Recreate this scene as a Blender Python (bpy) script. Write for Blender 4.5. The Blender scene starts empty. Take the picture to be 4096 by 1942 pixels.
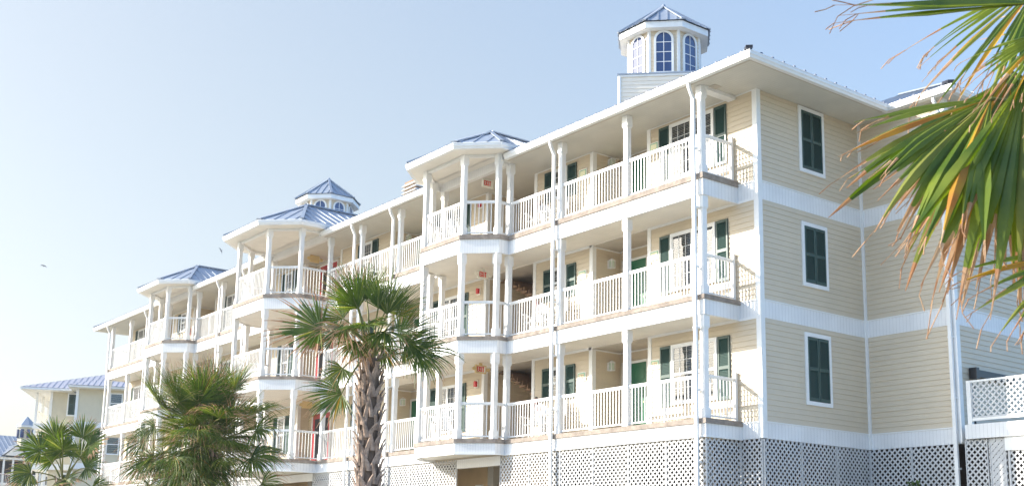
import bpy, bmesh, math, random
from mathutils import Vector, Matrix
from math import sin, cos, tan, pi, radians, sqrt, atan2

S = bpy.context.scene
COL = S.collection

# ------------------------------------------------------------------ camera
cd = bpy.data.cameras.new('camera'); cam = bpy.data.objects.new('camera', cd); COL.objects.link(cam)
CAM = Vector((18.5392, -21.6427, -2.8894))
RX = Vector((0.608239, 0.793542, 0.018333)); RY = Vector((0.139891, -0.129902, 0.981609)); RF = Vector((-0.781329, 0.594488, 0.190021))
cam.matrix_world = Matrix(((RX.x, RY.x, -RF.x, CAM.x), (RX.y, RY.y, -RF.y, CAM.y), (RX.z, RY.z, -RF.z, CAM.z), (0, 0, 0, 1)))
cd.sensor_width = 36.0; cd.lens = 41.46; cd.shift_y = 0.0841
cd.clip_start = 0.1; cd.clip_end = 3000
cd.dof.use_dof = True; cd.dof.focus_distance = 24.0; cd.dof.aperture_fstop = 8.0
S.camera = cam

# ------------------------------------------------------------------ world + sun
SUN = Vector((-0.87, -1.0, 0.61)).normalized()
elev = math.asin(SUN.z)
w = bpy.data.worlds.new("World"); S.world = w; w.use_nodes = True
nt = w.node_tree; bg = nt.nodes['Background']
sky = nt.nodes.new('ShaderNodeTexSky'); sky.sky_type = 'NISHITA'; sky.sun_disc = False
sky.sun_elevation = elev; sky.sun_rotation = atan2(SUN.x, SUN.y)
sky.altitude = 0; sky.air_density = 1.0; sky.dust_density = 3.0; sky.ozone_density = 3.0
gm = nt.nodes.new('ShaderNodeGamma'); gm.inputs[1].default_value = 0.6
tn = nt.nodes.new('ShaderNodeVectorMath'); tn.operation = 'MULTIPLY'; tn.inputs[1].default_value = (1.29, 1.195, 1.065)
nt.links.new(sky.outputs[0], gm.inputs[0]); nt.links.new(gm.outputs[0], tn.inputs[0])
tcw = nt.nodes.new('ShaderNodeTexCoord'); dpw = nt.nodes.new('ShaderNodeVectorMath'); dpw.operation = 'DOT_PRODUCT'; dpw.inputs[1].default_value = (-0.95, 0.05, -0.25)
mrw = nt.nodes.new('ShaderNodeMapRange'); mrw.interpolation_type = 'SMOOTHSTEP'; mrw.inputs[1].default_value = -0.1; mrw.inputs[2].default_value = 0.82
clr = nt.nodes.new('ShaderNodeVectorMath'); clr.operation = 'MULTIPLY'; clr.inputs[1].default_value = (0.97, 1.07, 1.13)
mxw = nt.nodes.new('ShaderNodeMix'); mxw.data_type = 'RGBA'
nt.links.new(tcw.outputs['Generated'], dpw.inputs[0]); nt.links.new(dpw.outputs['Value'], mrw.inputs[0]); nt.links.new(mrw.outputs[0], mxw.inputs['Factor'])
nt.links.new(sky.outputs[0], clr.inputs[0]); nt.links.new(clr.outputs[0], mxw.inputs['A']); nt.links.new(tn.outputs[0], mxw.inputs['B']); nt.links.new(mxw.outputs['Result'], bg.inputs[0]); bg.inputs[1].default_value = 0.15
ld = bpy.data.lights.new('sun', 'SUN'); ld.energy = 3.2; ld.angle = radians(0.5); ld.color = (1.0, 0.93, 0.82)
sun = bpy.data.objects.new('sun', ld); COL.objects.link(sun)
sun.rotation_euler = SUN.to_track_quat('Z', 'Y').to_euler()
S.view_settings.view_transform = 'Standard'; S.view_settings.look = 'None'
S.view_settings.exposure = 1.4; S.view_settings.gamma = 1.0
S.cycles.max_bounces = 8; S.cycles.diffuse_bounces = 5; S.cycles.transparent_max_bounces = 12

# ------------------------------------------------------------------ materials
def newmat(name):
    m = bpy.data.materials.new(name); m.use_nodes = True
    return m, m.node_tree, m.node_tree.nodes['Principled BSDF']

def mat(name, col, rough=0.6, metal=0.0, var=0.0, scale=3.0, bump=0.0, bscale=40.0, dirt=None, spec=0.5):
    m, t, b = newmat(name)
    b.inputs['Roughness'].default_value = rough; b.inputs['Metallic'].default_value = metal
    b.inputs['Base Color'].default_value = (*col, 1); b.inputs['Specular IOR Level'].default_value = spec
    tc = t.nodes.new('ShaderNodeTexCoord')
    if var > 0:
        n = t.nodes.new('ShaderNodeTexNoise'); n.inputs['Scale'].default_value = scale; n.inputs['Detail'].default_value = 6
        n.inputs['Roughness'].default_value = 0.65
        t.links.new(tc.outputs['Object'], n.inputs['Vector'])
        r = t.nodes.new('ShaderNodeValToRGB')
        r.color_ramp.elements[0].position = 0.32; r.color_ramp.elements[1].position = 0.68
        d = dirt if dirt else tuple(c * (1 - var) for c in col)
        r.color_ramp.elements[0].color = (*d, 1)
        r.color_ramp.elements[1].color = (*[min(1, c * (1 + var * 0.4)) for c in col], 1)
        t.links.new(n.outputs['Fac'], r.inputs[0]); t.links.new(r.outputs[0], b.inputs['Base Color'])
    if bump > 0:
        n2 = t.nodes.new('ShaderNodeTexNoise'); n2.inputs['Scale'].default_value = bscale; n2.inputs['Detail'].default_value = 4
        t.links.new(tc.outputs['Object'], n2.inputs['Vector'])
        bp = t.nodes.new('ShaderNodeBump'); bp.inputs['Strength'].default_value = bump; bp.inputs['Distance'].default_value = 0.01
        t.links.new(n2.outputs['Fac'], bp.inputs['Height']); t.links.new(bp.outputs[0], b.inputs['Normal'])
    return m

def grooved(name, col, groove, pitch=0.1, width=0.08, rough=0.5, axis=(1, 0.83, 0)):
    # boards with a groove every pitch metres: the groove itself holds grime
    m, t, b = newmat(name)
    b.inputs['Roughness'].default_value = rough
    tc = t.nodes.new('ShaderNodeTexCoord')
    dp = t.nodes.new('ShaderNodeVectorMath'); dp.operation = 'DOT_PRODUCT'; dp.inputs[1].default_value = axis
    t.links.new(tc.outputs['Object'], dp.inputs[0])
    dv = t.nodes.new('ShaderNodeMath'); dv.operation = 'DIVIDE'; dv.inputs[1].default_value = pitch
    t.links.new(dp.outputs['Value'], dv.inputs[0])
    fr = t.nodes.new('ShaderNodeMath'); fr.operation = 'FRACT'; t.links.new(dv.outputs[0], fr.inputs[0])
    lt = t.nodes.new('ShaderNodeMath'); lt.operation = 'LESS_THAN'; lt.inputs[1].default_value = width
    t.links.new(fr.outputs[0], lt.inputs[0])
    n = t.nodes.new('ShaderNodeTexNoise'); n.inputs['Scale'].default_value = 1.7; n.inputs['Detail'].default_value = 7
    t.links.new(tc.outputs['Object'], n.inputs['Vector'])
    mr = t.nodes.new('ShaderNodeMapRange'); mr.inputs[1].default_value = 0.35; mr.inputs[2].default_value = 0.7
    mr.inputs[3].default_value = 0.92; mr.inputs[4].default_value = 1.02
    t.links.new(n.outputs['Fac'], mr.inputs[0])
    mx = t.nodes.new('ShaderNodeMix'); mx.data_type = 'RGBA'
    mx.inputs['A'].default_value = (*col, 1); mx.inputs['B'].default_value = (*groove, 1)
    t.links.new(lt.outputs[0], mx.inputs['Factor'])
    ml = t.nodes.new('ShaderNodeVectorMath'); ml.operation = 'SCALE'
    t.links.new(mx.outputs['Result'], ml.inputs[0]); t.links.new(mr.outputs[0], ml.inputs['Scale'])
    t.links.new(ml.outputs[0], b.inputs['Base Color'])
    bp = t.nodes.new('ShaderNodeBump'); bp.invert = True; bp.inputs['Strength'].default_value = 0.5; bp.inputs['Distance'].default_value = 0.01
    t.links.new(lt.outputs[0], bp.inputs['Height']); t.links.new(bp.outputs[0], b.inputs['Normal'])
    return m

M = {}
M['white'] = mat('white_paint', (0.80, 0.80, 0.79), 0.42, var=0.07, scale=2.3, bump=0.05)
M['latw'] = mat('dimmed_white_lattice', (0.56, 0.56, 0.56), 0.6, var=0.12, scale=2)  # white lowered in the colour to tone down sun glare on the slats
M['siding'] = mat('cream_vinyl_siding', (0.62, 0.53, 0.40), 0.5, var=0.06, scale=0.9, bump=0.25, bscale=60)
M['bead'] = grooved('white_beadboard', (0.80, 0.80, 0.80), (0.60, 0.60, 0.60))
M['ceil'] = grooved('cream_soffit_boards', (0.83, 0.79, 0.71), (0.72, 0.68, 0.60), pitch=0.12, width=0.07, axis=(1, 0, 0))
M['soffit'] = grooved('shade_darkened_cream_soffit', (0.62, 0.60, 0.54), (0.52, 0.50, 0.44), pitch=0.10, width=0.08, axis=(0, 1, 0))  # ceiling cream darkened to paint in the weak bounce under the eaves
M['perf'] = mat('soffit_vent_strip', (0.50, 0.45, 0.38), 0.7)
M['roof'] = mat('blue_grey_metal_roof', (0.34, 0.38, 0.44), 0.45, metal=0.25, var=0.12, scale=1.2)
M['roofpale'] = mat('pale_blue_grey_metal_roof', (0.40, 0.40, 0.45), 0.6, metal=0.1, var=0.08)
M['roofdark'] = mat('dark_roof_edge', (0.035, 0.04, 0.06), 0.6)
M['wood'] = mat('weathered_grey_brown_deck_edge', (0.30, 0.255, 0.215), 0.8, var=0.45, scale=5, bump=0.4, bscale=30, dirt=(0.19, 0.155, 0.13))
M['deckfloor'] = mat('pale_deck_coating', (0.50, 0.45, 0.38), 0.8, var=0.15, scale=2)
M['shutter'] = mat('dark_green_shutter_paint', (0.018, 0.060, 0.052), 0.42, spec=0.6)
M['gdoor'] = mat('green_door_paint', (0.004, 0.115, 0.055), 0.35)
M['rdoor'] = mat('red_door_paint', (0.36, 0.015, 0.025), 0.4)
M['dark'] = mat('painted_dark_backing', (0.015, 0.018, 0.022), 0.8)  # near-black sheet behind the panes, painted to pass for an unlit room
M['blind'] = mat('white_blind_slats', (0.60, 0.62, 0.62), 0.6)
M['tan'] = mat('tan_stucco_wall', (0.64, 0.47, 0.28), 0.85, var=0.1, scale=1.5, bump=0.3)
M['palesiding'] = mat('pale_grey_siding', (0.76, 0.69, 0.59), 0.55, var=0.04)
M['stringer'] = mat('dusty_stair_stringer', (0.62, 0.56, 0.48), 0.8, var=0.2)
M['brownw'] = mat('under_building_shade_brown', (0.055, 0.04, 0.035), 0.9, var=0.3)  # dark brown paints in the under-building shade on back walls and slab underside
M['conc'] = mat('concrete', (0.40, 0.38, 0.34), 0.9, var=0.2, scale=0.8, bump=0.3)
M['sand'] = mat('dry_grass_ground', (0.30, 0.285, 0.22), 0.95, var=0.25, scale=0.35, bump=0.6, bscale=9)
M['asph'] = mat('parking_asphalt', (0.14, 0.135, 0.13), 0.9, var=0.2, scale=0.8, bump=0.4, bscale=60)
M['stairw'] = mat('brown_stair_timber', (0.27, 0.17, 0.11), 0.8, var=0.3, scale=4)
M['red'] = mat('red_plastic', (0.55, 0.01, 0.015), 0.35)
M['redletter'] = mat('red_sign_letters', (0.75, 0.03, 0.01), 0.5)
M['signwhite'] = mat('sign_face', (0.80, 0.78, 0.70), 0.5)
M['signtan'] = mat('tan_sign_housing', (0.66, 0.50, 0.25), 0.5)
M['plaqueg'] = mat('pale_green_plaque_frame', (0.18, 0.42, 0.28), 0.5)
M['plaquec'] = mat('cream_plaque_face', (0.76, 0.74, 0.50), 0.5)
M['digit'] = mat('faded_brown_digits', (0.50, 0.26, 0.14), 0.6)
M['lampglass'] = mat('frosted_lamp_glass', (0.60, 0.68, 0.58), 0.15)
M['black'] = mat('black_metal', (0.012, 0.012, 0.014), 0.4)
M['fsiding'] = mat('far_cream_siding', (0.62, 0.56, 0.42), 0.7, var=0.05)
M['bird'] = mat('dark_feathers', (0.16, 0.17, 0.19), 0.8)
M['screen'] = mat('dark_insect_screen', (0.03, 0.032, 0.04), 0.9)

def glassmat():
    m = bpy.data.materials.new('window_glass'); m.use_nodes = True; t = m.node_tree
    for n in list(t.nodes): t.nodes.remove(n)
    o = t.nodes.new('ShaderNodeOutputMaterial'); a = t.nodes.new('ShaderNodeBsdfTransparent'); g = t.nodes.new('ShaderNodeBsdfGlossy')
    a.inputs[0].default_value = (0.75, 0.80, 0.82, 1); g.inputs['Roughness'].default_value = 0.02; g.inputs[0].default_value = (0.95, 0.97, 1, 1)
    f = t.nodes.new('ShaderNodeFresnel'); f.inputs[0].default_value = 2.1
    mx = t.nodes.new('ShaderNodeMixShader'); t.links.new(f.outputs[0], mx.inputs[0]); t.links.new(a.outputs[0], mx.inputs[1]); t.links.new(g.outputs[0], mx.inputs[2])
    t.links.new(mx.outputs[0], o.inputs[0]); return m
M['glass'] = glassmat()

def leafmat(name, c1, c2, rough=0.45, trans=0.35, scale=3.0):
    m = bpy.data.materials.new(name); m.use_nodes = True; t = m.node_tree; b = t.nodes['Principled BSDF']
    o = t.nodes['Material Output']
    tc = t.nodes.new('ShaderNodeTexCoord'); n = t.nodes.new('ShaderNodeTexNoise'); n.inputs['Scale'].default_value = scale; n.inputs['Detail'].default_value = 5
    t.links.new(tc.outputs['Object'], n.inputs['Vector'])
    r = t.nodes.new('ShaderNodeValToRGB'); r.color_ramp.elements[0].color = (*c1, 1); r.color_ramp.elements[1].color = (*c2, 1)
    r.color_ramp.elements[0].position = 0.35; r.color_ramp.elements[1].position = 0.65
    t.links.new(n.outputs['Fac'], r.inputs[0]); t.links.new(r.outputs[0], b.inputs['Base Color'])
    b.inputs['Roughness'].default_value = rough
    tr = t.nodes.new('ShaderNodeBsdfTranslucent')
    hs = t.nodes.new('ShaderNodeHueSaturation'); hs.inputs['Value'].default_value = 1.6; hs.inputs['Saturation'].default_value = 1.1
    t.links.new(r.outputs[0], hs.inputs['Color']); t.links.new(hs.outputs[0], tr.inputs[0])
    mx = t.nodes.new('ShaderNodeMixShader'); mx.inputs[0].default_value = trans
    t.links.new(b.outputs[0], mx.inputs[1]); t.links.new(tr.outputs[0], mx.inputs[2]); t.links.new(mx.outputs[0], o.inputs[0])
    return m
M['leaf'] = leafmat('palm_leaf_green', (0.042, 0.082, 0.010), (0.115, 0.168, 0.022))
M['leaf2'] = leafmat('palm_leaf_yellow_green', (0.16, 0.19, 0.03), (0.26, 0.27, 0.05))
M['leafy'] = leafmat('palm_leaf_orange_yellow', (0.42, 0.27, 0.02), (0.38, 0.16, 0.02), scale=6)
M['leafdead'] = leafmat('palm_leaf_dry_tip', (0.36, 0.17, 0.08), (0.48, 0.33, 0.20), rough=0.7, trans=0.2, scale=8)
M['leafnear'] = leafmat('near_palm_leaf_green', (0.07, 0.125, 0.014), (0.20, 0.25, 0.03), rough=0.38)
M['stalk'] = leafmat('palm_stalk', (0.12, 0.14, 0.03), (0.22, 0.20, 0.06), trans=0.05)
M['boot'] = mat('grey_brown_palm_boots', (0.44, 0.325, 0.255), 0.9, var=0.4, scale=9, bump=0.9, bscale=35, dirt=(0.17, 0.125, 0.10))
M['bark'] = mat('palm_trunk_bark', (0.17, 0.12, 0.09), 0.95, var=0.4, scale=12, bump=0.9)
M['bush'] = leafmat('bush_leaves', (0.03, 0.06, 0.015), (0.10, 0.16, 0.04), scale=5)

# ------------------------------------------------------------------ mesh builder
class MB:
    def __init__(s): s.v = []; s.f = []; s.mi = []; s.mats = []
    def m(s, name):
        k = M[name]
        if k not in s.mats: s.mats.append(k)
        return s.mats.index(k)
    def poly(s, pts, mt):
        i = len(s.v); s.v += [tuple(p) for p in pts]; s.f.append(tuple(range(i, i + len(pts)))); s.mi.append(s.m(mt))
    def box(s, x0, x1, y0, y1, z0, z1, mt, T=None):
        P = [(x0, y0, z0), (x1, y0, z0), (x1, y1, z0), (x0, y1, z0), (x0, y0, z1), (x1, y0, z1), (x1, y1, z1), (x0, y1, z1)]
        if T: P = [T(*p) for p in P]
        i = len(s.v); s.v += [tuple(p) for p in P]
        for q in ((0, 3, 2, 1), (4, 5, 6, 7), (0, 1, 5, 4), (1, 2, 6, 5), (2, 3, 7, 6), (3, 0, 4, 7)):
            s.f.append(tuple(i + k for k in q)); s.mi.append(s.m(mt))
    def beam(s, a, b, w, h, mt, up=(0, 0, 1)):
        a = Vector(a); b = Vector(b); d = (b - a)
        if d.length < 1e-6: return
        d.normalize(); u = Vector(up); r = d.cross(u)
        if r.length < 1e-4: r = d.cross(Vector((1, 0, 0)))
        r.normalize(); u = r.cross(d).normalized()
        i = len(s.v)
        for p in (a, b):
            for (p1, p2) in ((-1, -1), (1, -1), (1, 1), (-1, 1)): s.v.append(tuple(p + r * (p1 * w / 2) + u * (p2 * h / 2)))
        for q in ((3, 2, 1, 0), (4, 5, 6, 7), (0, 1, 5, 4), (1, 2, 6, 5), (2, 3, 7, 6), (3, 0, 4, 7)):
            s.f.append(tuple(i + k for k in q)); s.mi.append(s.m(mt))
    def tube(s, pts, rads, mt, n=8, caps=True):
        pts = [Vector(p) for p in pts]; rings = []
        prev = None
        for k, p in enumerate(pts):
            d = (pts[min(k + 1, len(pts) - 1)] - pts[max(k - 1, 0)]).normalized()
            a = prev if prev else (Vector((1, 0, 0)) if abs(d.x) < 0.9 else Vector((0, 1, 0)))
            a = (a - d * a.dot(d)).normalized(); prev = a; b = d.cross(a)
            r = rads[k] if isinstance(rads, (list, tuple)) else rads
            i = len(s.v); s.v += [tuple(p + a * (r * cos(2 * pi * j / n)) + b * (r * sin(2 * pi * j / n))) for j in range(n)]; rings.append(i)
        mi = s.m(mt)
        for k in range(len(rings) - 1):
            for j in range(n):
                s.f.append((rings[k] + j, rings[k] + (j + 1) % n, rings[k + 1] + (j + 1) % n, rings[k + 1] + j)); s.mi.append(mi)
        if caps:
            s.f.append(tuple(rings[0] + j for j in reversed(range(n)))); s.mi.append(mi)
            s.f.append(tuple(rings[-1] + j for j in range(n))); s.mi.append(mi)
    def sweep(s, path, prof, mt, caps=True):
        # path: 2-d points, outside on the LEFT of travel; prof: closed loop of (offset outward, z)
        N = len(path); rows = []
        for k in range(N):
            p = Vector(path[k])
            if k > 0: d0 = (Vector(path[k]) - Vector(path[k - 1])).normalized()
            if k < N - 1: d1 = (Vector(path[k + 1]) - Vector(path[k])).normalized()
            if k == 0: d0 = d1
            if k == N - 1: d1 = d0
            n0 = Vector((-d0.y, d0.x)); n1 = Vector((-d1.y, d1.x)); m = (n0 + n1); m = m / max(0.2, m.dot(n0))
            i = len(s.v); s.v += [(p.x + m.x * o, p.y + m.y * o, z) for o, z in prof]; rows.append(i)
        L = len(prof); mi = s.m(mt)
        for k in range(N - 1):
            for j in range(L):
                s.f.append((rows[k] + j, rows[k] + (j + 1) % L, rows[k + 1] + (j + 1) % L, rows[k + 1] + j)); s.mi.append(mi)
        if caps:
            s.f.append(tuple(rows[0] + j for j in range(L))); s.mi.append(mi)
            s.f.append(tuple(rows[-1] + j for j in reversed(range(L)))); s.mi.append(mi)
    def build(s, name, parent=None, smooth=False, fix=True):
        me = bpy.data.meshes.new(name)
        off = Vector((0, 0, 0))
        if parent is not None: off = wl(parent)
        me.from_pydata([(x - off.x, y - off.y, z - off.z) for x, y, z in s.v], [], s.f)
        for k in s.mats: me.materials.append(k)
        for p, i in zip(me.polygons, s.mi): p.material_index = i; p.use_smooth = smooth
        if fix:
            bm = bmesh.new(); bm.from_mesh(me); bmesh.ops.recalc_face_normals(bm, faces=bm.faces); bm.to_mesh(me); bm.free()
        me.update()
        o = bpy.data.objects.new(name, me); COL.objects.link(o)
        if parent is not None: o.parent = parent
        return o

def wl(o):
    v = Vector(o.location)
    while o.parent: o = o.parent; v += o.location
    return v
def tag(o, label=None, cat=None, group=None, kind=None):
    if label: o['label'] = label
    if cat: o['category'] = cat
    if group: o['group'] = group
    if kind: o['kind'] = kind
    return o
def empty(name, loc, label, cat, group=None):
    o = bpy.data.objects.new(name, None); o.location = loc; o.empty_display_size = 0.3; COL.objects.link(o)
    return tag(o, label, cat, group)
def copy_tree(o, parent=None, loc=None):
    c = o.copy(); COL.objects.link(c); c.parent = parent
    if loc is not None: c.location = loc
    for ch in list(o.children): copy_tree(ch, c)
    return c

GZ = -4.5          # ground level
FL = [0.42, 3.40, 6.45]     # deck surfaces
SB = [0.0, 2.92, 5.90]      # undersides of the deck beams
FT = [0.31, 3.30, 6.32]     # top of the white deck fascia
CZ = [2.92, 5.90, 8.75]     # ceilings
BT = [0.41, 3.38, 6.38]     # top of the white bands on the walls
FN = ['lowest', 'middle', 'top']
CX = -22.05                 # mirror line of the building
def mir(x): return 2 * CX - x
BAYS = [(-10.36, 1.05, -2.45, 1.89, -1.62), (CX, 1.30, -3.26, 2.28, -2.28), (mir(-10.36), 1.05, -2.45, 1.89, -1.62)]
DY = -1.27

# ------------------------------------------------------------------ ground
g = MB(); g.poly([(-700, -700, GZ), (700, -700, GZ), (700, 700, GZ), (-700, 700, GZ)], 'sand'); tag(g.build('ground'), kind='structure')
g = MB(); g.poly([(-60, -16, GZ + .004), (12, -16, GZ + .004), (12, -6, GZ + .004), (-60, -6, GZ + .004)], 'conc'); tag(g.build('road'), kind='structure')

# ------------------------------------------------------------------ main building
B = empty('apartment_building', (-22.05, 0, GZ), 'long cream three-storey apartment building with white railed balconies, raised on white lattice', 'building')

def siding(mb, p0, p1, z0, z1, mt='siding', exp=0.133, lip=0.018):
    # p0 -> p1 with the outside on the LEFT of travel
    p0 = Vector(p0); p1 = Vector(p1); d = (p1 - p0).normalized(); n = Vector((-d.y, d.x))
    z = z0
    while z < z1 - 1e-3:
        t = min(z + exp, z1)
        a0 = p0 + n * lip; a1 = p1 + n * lip; b0 = p0 + n * 0.002; b1 = p1 + n * 0.002
        mb.poly([(a0.x, a0.y, z), (a1.x, a1.y, z), (b1.x, b1.y, t), (b0.x, b0.y, t)], mt)
        mb.poly([(b0.x, b0.y, z), (b1.x, b1.y, z), (a1.x, a1.y, z), (a0.x, a0.y, z)], mt)
        z = t
    # core behind
    c0 = p0 - n * 0.12; c1 = p1 - n * 0.12; e0 = p0 - n * 0.001; e1 = p1 - n * 0.001
    pts = [(e0.x, e0.y), (e1.x, e1.y), (c1.x, c1.y), (c0.x, c0.y)]
    mb.poly([(x, y, z0) for x, y in pts][:0] + [(pts[0][0], pts[0][1], z0), (pts[1][0], pts[1][1], z0), (pts[1][0], pts[1][1], z1), (pts[0][0], pts[0][1], z1)], mt)
    mb.poly([(pts[2][0], pts[2][1], z0), (pts[3][0], pts[3][1], z0), (pts[3][0], pts[3][1], z1), (pts[2][0], pts[2][1], z1)], mt)

# wall openings on the front: (x0, x1, depth)
REC = [(-6.15, -3.86, 1.05), (-11.30, -8.84, 3.2), (-17.20, -14.80, 1.05), (mir(-23.6), -20.9, 0.5)]
REC = [(-6.15, -3.86, 1.05), (-11.30, -8.84, 3.2), (-17.20, -14.80, 1.05), (-23.9, -20.95, 0.5),
       (mir(-14.80), mir(-17.20), 1.05), (mir(-8.84), mir(-11.30), 3.2), (mir(-3.86), mir(-6.15), 1.05)]
XL = -44.1
wall = MB(); trim = MB(); plate = MB()
def vtrim(x0, x1, y0, y1, z0, z1): trim.box(x0, x1, y0, y1, z0, z1, 'white')
for k in range(3):
    z0, z1 = (BT[k] - .01, CZ[k] + .075)
    xs = 0.0
    for (a, b, dep) in REC:
        # travel so that outside (-y) is on the left: from +x to -x gives left = -y
        siding(wall, (xs, 0), (b, 0), z0, z1)
        trim.box(b + .11, xs - .03, -.03, -.001, CZ[k] - .02, CZ[k] + .05, 'white')
        siding(wall, (b, 0), (b, dep), z0, z1)          # right jamb wall faces -x : travel +y -> left = -x
        siding(wall, (b, dep), (a, dep), z0, z1)
        siding(wall, (a, dep), (a, 0), z0, z1)          # left jamb wall faces +x
        vtrim(b - .02, b + .11, -.03, .06, z0, z1)
        vtrim(a - .11, a + .03, -.03, .11, z0, z1)
        trim.box(a, b, -.005, dep, CZ[k] + .025, CZ[k] + .05, 'ceil'); trim.box(a, b, dep - .03, dep, CZ[k] - .03, CZ[k] + .025, 'white'); trim.box(a, a + .025, .06, dep - .03, CZ[k] - .03, CZ[k] + .025, 'white')
        plate = MB(); plate.box(a, b, 0.0, dep, SB[k] + .01, FL[k], 'deckfloor'); plate.build('recess_floor', B)
        xs = a
    siding(wall, (xs, 0), (XL, 0), z0, z1)
    # end wall x = 0 and the re-entrant walls
    e0 = BT[k]; e1 = (SB[k + 1] if k < 2 else 8.75)
    siding(wall, (0, 4.13), (0, 0), e0, e1)
    siding(wall, (2.6, 4.13), (0, 4.13), e0, e1)
    siding(wall, (2.6, 11), (2.6, 4.13), e0, e1)
    siding(wall, (XL, 0), (XL, 11), e0, e1)
    siding(wall, (XL, 11), (2.6, 11), e0, e1)
    # white bands
    for (p, q) in (((0, 4.13), (0, 0)), ((2.6, 4.13), (0, 4.13)), ((2.6, 11), (2.6, 4.13)), ((XL, 0), (XL, 11)), ((XL, 11), (2.6, 11)), ((0, 0), (-.65, 0)), ((mir(-.65), 0), (XL, 0))):
        trim.sweep([p, q], [(-.12, SB[k]), (.012, SB[k]), (.012, BT[k] - .03), (-.12, BT[k] - .03)], 'bead')
        trim.sweep([p, q], [(-.12, BT[k] - .03), (.03, BT[k] - .03), (.03, BT[k]), (-.12, BT[k])], 'white')
wall.build('wall', B)
# corner boards
for (x, y, sx, sy) in ((0, 0, 1, -1), (2.6, 4.13, 1, -1), (XL, 0, -1, -1)):
    xa, xb = sorted((x + sx * .028, x - sx * .12)); ya, yb = sorted((y + sy * .028, y - sy * .12))
    trim.box(xa, xb, ya, yb, 0.0 if x != 2.6 else .03, 8.752, 'white')
trim.box(.012, .075, 4.055, 4.118, 0, 8.75, 'white')
trim.build('wall_trim', B)

# floor slabs / decks
def outline(off=0.0):
    P = [(-.65, 0)]; P.append((-.65, DY))
    for (c, fh, fy, bh, ky) in BAYS:
        P += [(c + bh, DY), (c + bh, ky), (c + fh, fy), (c - fh, fy), (c - bh, ky), (c - bh, DY)]
    P += [(mir(-.65), DY), (mir(-.65), 0)]
    return P
OUT = outline()
for k in range(3):
    d = MB(); zf = FL[k]
    # one floor surface / ceiling underside as strips
    d.box(mir(-.65) + .02, -.67, DY + .02, -.001, SB[k] + .05, zf, 'deckfloor')
    for (c, fh, fy, bh, ky) in BAYS:
        poly = [(c + bh - .02, DY + .02), (c + bh - .02, ky + .01), (c + fh, fy + .02), (c - fh, fy + .02), (c - bh + .02, ky + .01), (c - bh + .02, DY + .02)]
        for z, flip in ((SB[k] + .05, 0), (zf, 1)):
            pl = poly if flip else poly[::-1]
            d.poly([(x, y, z) for x, y in pl], 'deckfloor')
    d.build('deck_floor', B)
    d = MB()
    # painted ceiling under the deck
    zc = SB[k] + .045
    d.poly([(mir(-.65) + .05, DY + .05, zc), (mir(-.65) + .05, -.01, zc), (-.70, -.01, zc), (-.70, DY + .05, zc)], 'ceil')
    for (c, fh, fy, bh, ky) in BAYS:
        poly = [(c + bh - .05, DY + .05), (c + bh - .05, ky), (c + fh, fy + .05), (c - fh, fy + .05), (c - bh + .05, ky), (c - bh + .05, DY + .05)]
        d.poly([(x, y, zc - .004) for x, y in poly], 'ceil')
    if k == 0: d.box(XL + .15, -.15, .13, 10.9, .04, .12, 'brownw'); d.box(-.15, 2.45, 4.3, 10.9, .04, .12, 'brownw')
    d.build('ceiling', B)
    path = OUT[::1]
    # OUT travels towards -x with outside (-y) on the left
    d = MB(); d.sweep(path, [(-.09, SB[k]), (0, SB[k]), (0, FT[k]), (-.09, FT[k])], 'bead')
    if k == 0: d.sweep(path, [(-.005, SB[k] - .02), (.018, SB[k] - .02), (.018, SB[k] + .03), (-.005, SB[k] + .03)], 'white')
    d.build('deck_fascia', B)
    d = MB(); d.sweep(path, [(-.10, FT[k]), (.035, FT[k]), (.035, FL[k] + .01), (-.10, FL[k] + .01)], 'wood'); d.build('deck_edge_board', B)

# ------------------------------------------------------------------ posts
def post_mb(h, wood=False):
    m = MB(); s = .072; c = .098
    m.box(-s, s, -s, s, 0, h, 'white')
    m.box(-c, c, -c, c, h - .30, h - .002, 'white'); m.box(-s - .012, s + .012, -s - .012, s + .012, h - .33, h - .30, 'white')
    m.box(-c, c, -c, c, 0.002, .24, 'white'); m.box(-s - .012, s + .012, -s - .012, s + .012, .24, .265, 'white')
    return m
MAINX = [-0.78, -3.47, -6.17, -8.60]
MID = [-12.12, -14.76, -17.35, -19.68]
PX = MAINX + MID; PX = PX + [mir(x) for x in PX]
heights = {}
def place_post(x, y, k, ang=0, top=None):
    h = round((top if top else CZ[k]) - FL[k], 3)
    if h not in heights:
        o = post_mb(h).build('post', B); heights[h] = o.data
    else:
        o = bpy.data.objects.new('post', heights[h]); COL.objects.link(o); o.parent = B
    o.location = Vector((x, y, FL[k])) - wl(B) if o.data.users > 1 or True else o.location
    o.rotation_euler = (0, 0, ang)
for v in (): pass
def fixmesh():
    # post meshes were built relative to the parent: move them back to their own origin
    for me in heights.values():
        off = wl(B)
        for vv in me.vertices: vv.co += off
RI = 0.12      # rail line inset from the deck edge
for k in range(3):
    for x in PX: place_post(x, DY + RI, k)
    for (c, fh, fy, bh, ky) in BAYS:
        tp = 8.96 if k == 2 else None
        i = RI
        for sx in (1, -1):
            place_post(c + sx * (fh - .03), fy + i, k, 0, tp)
            place_post(c + sx * (bh - i), ky + .02, k, 0, tp)
fixmesh()

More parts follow.
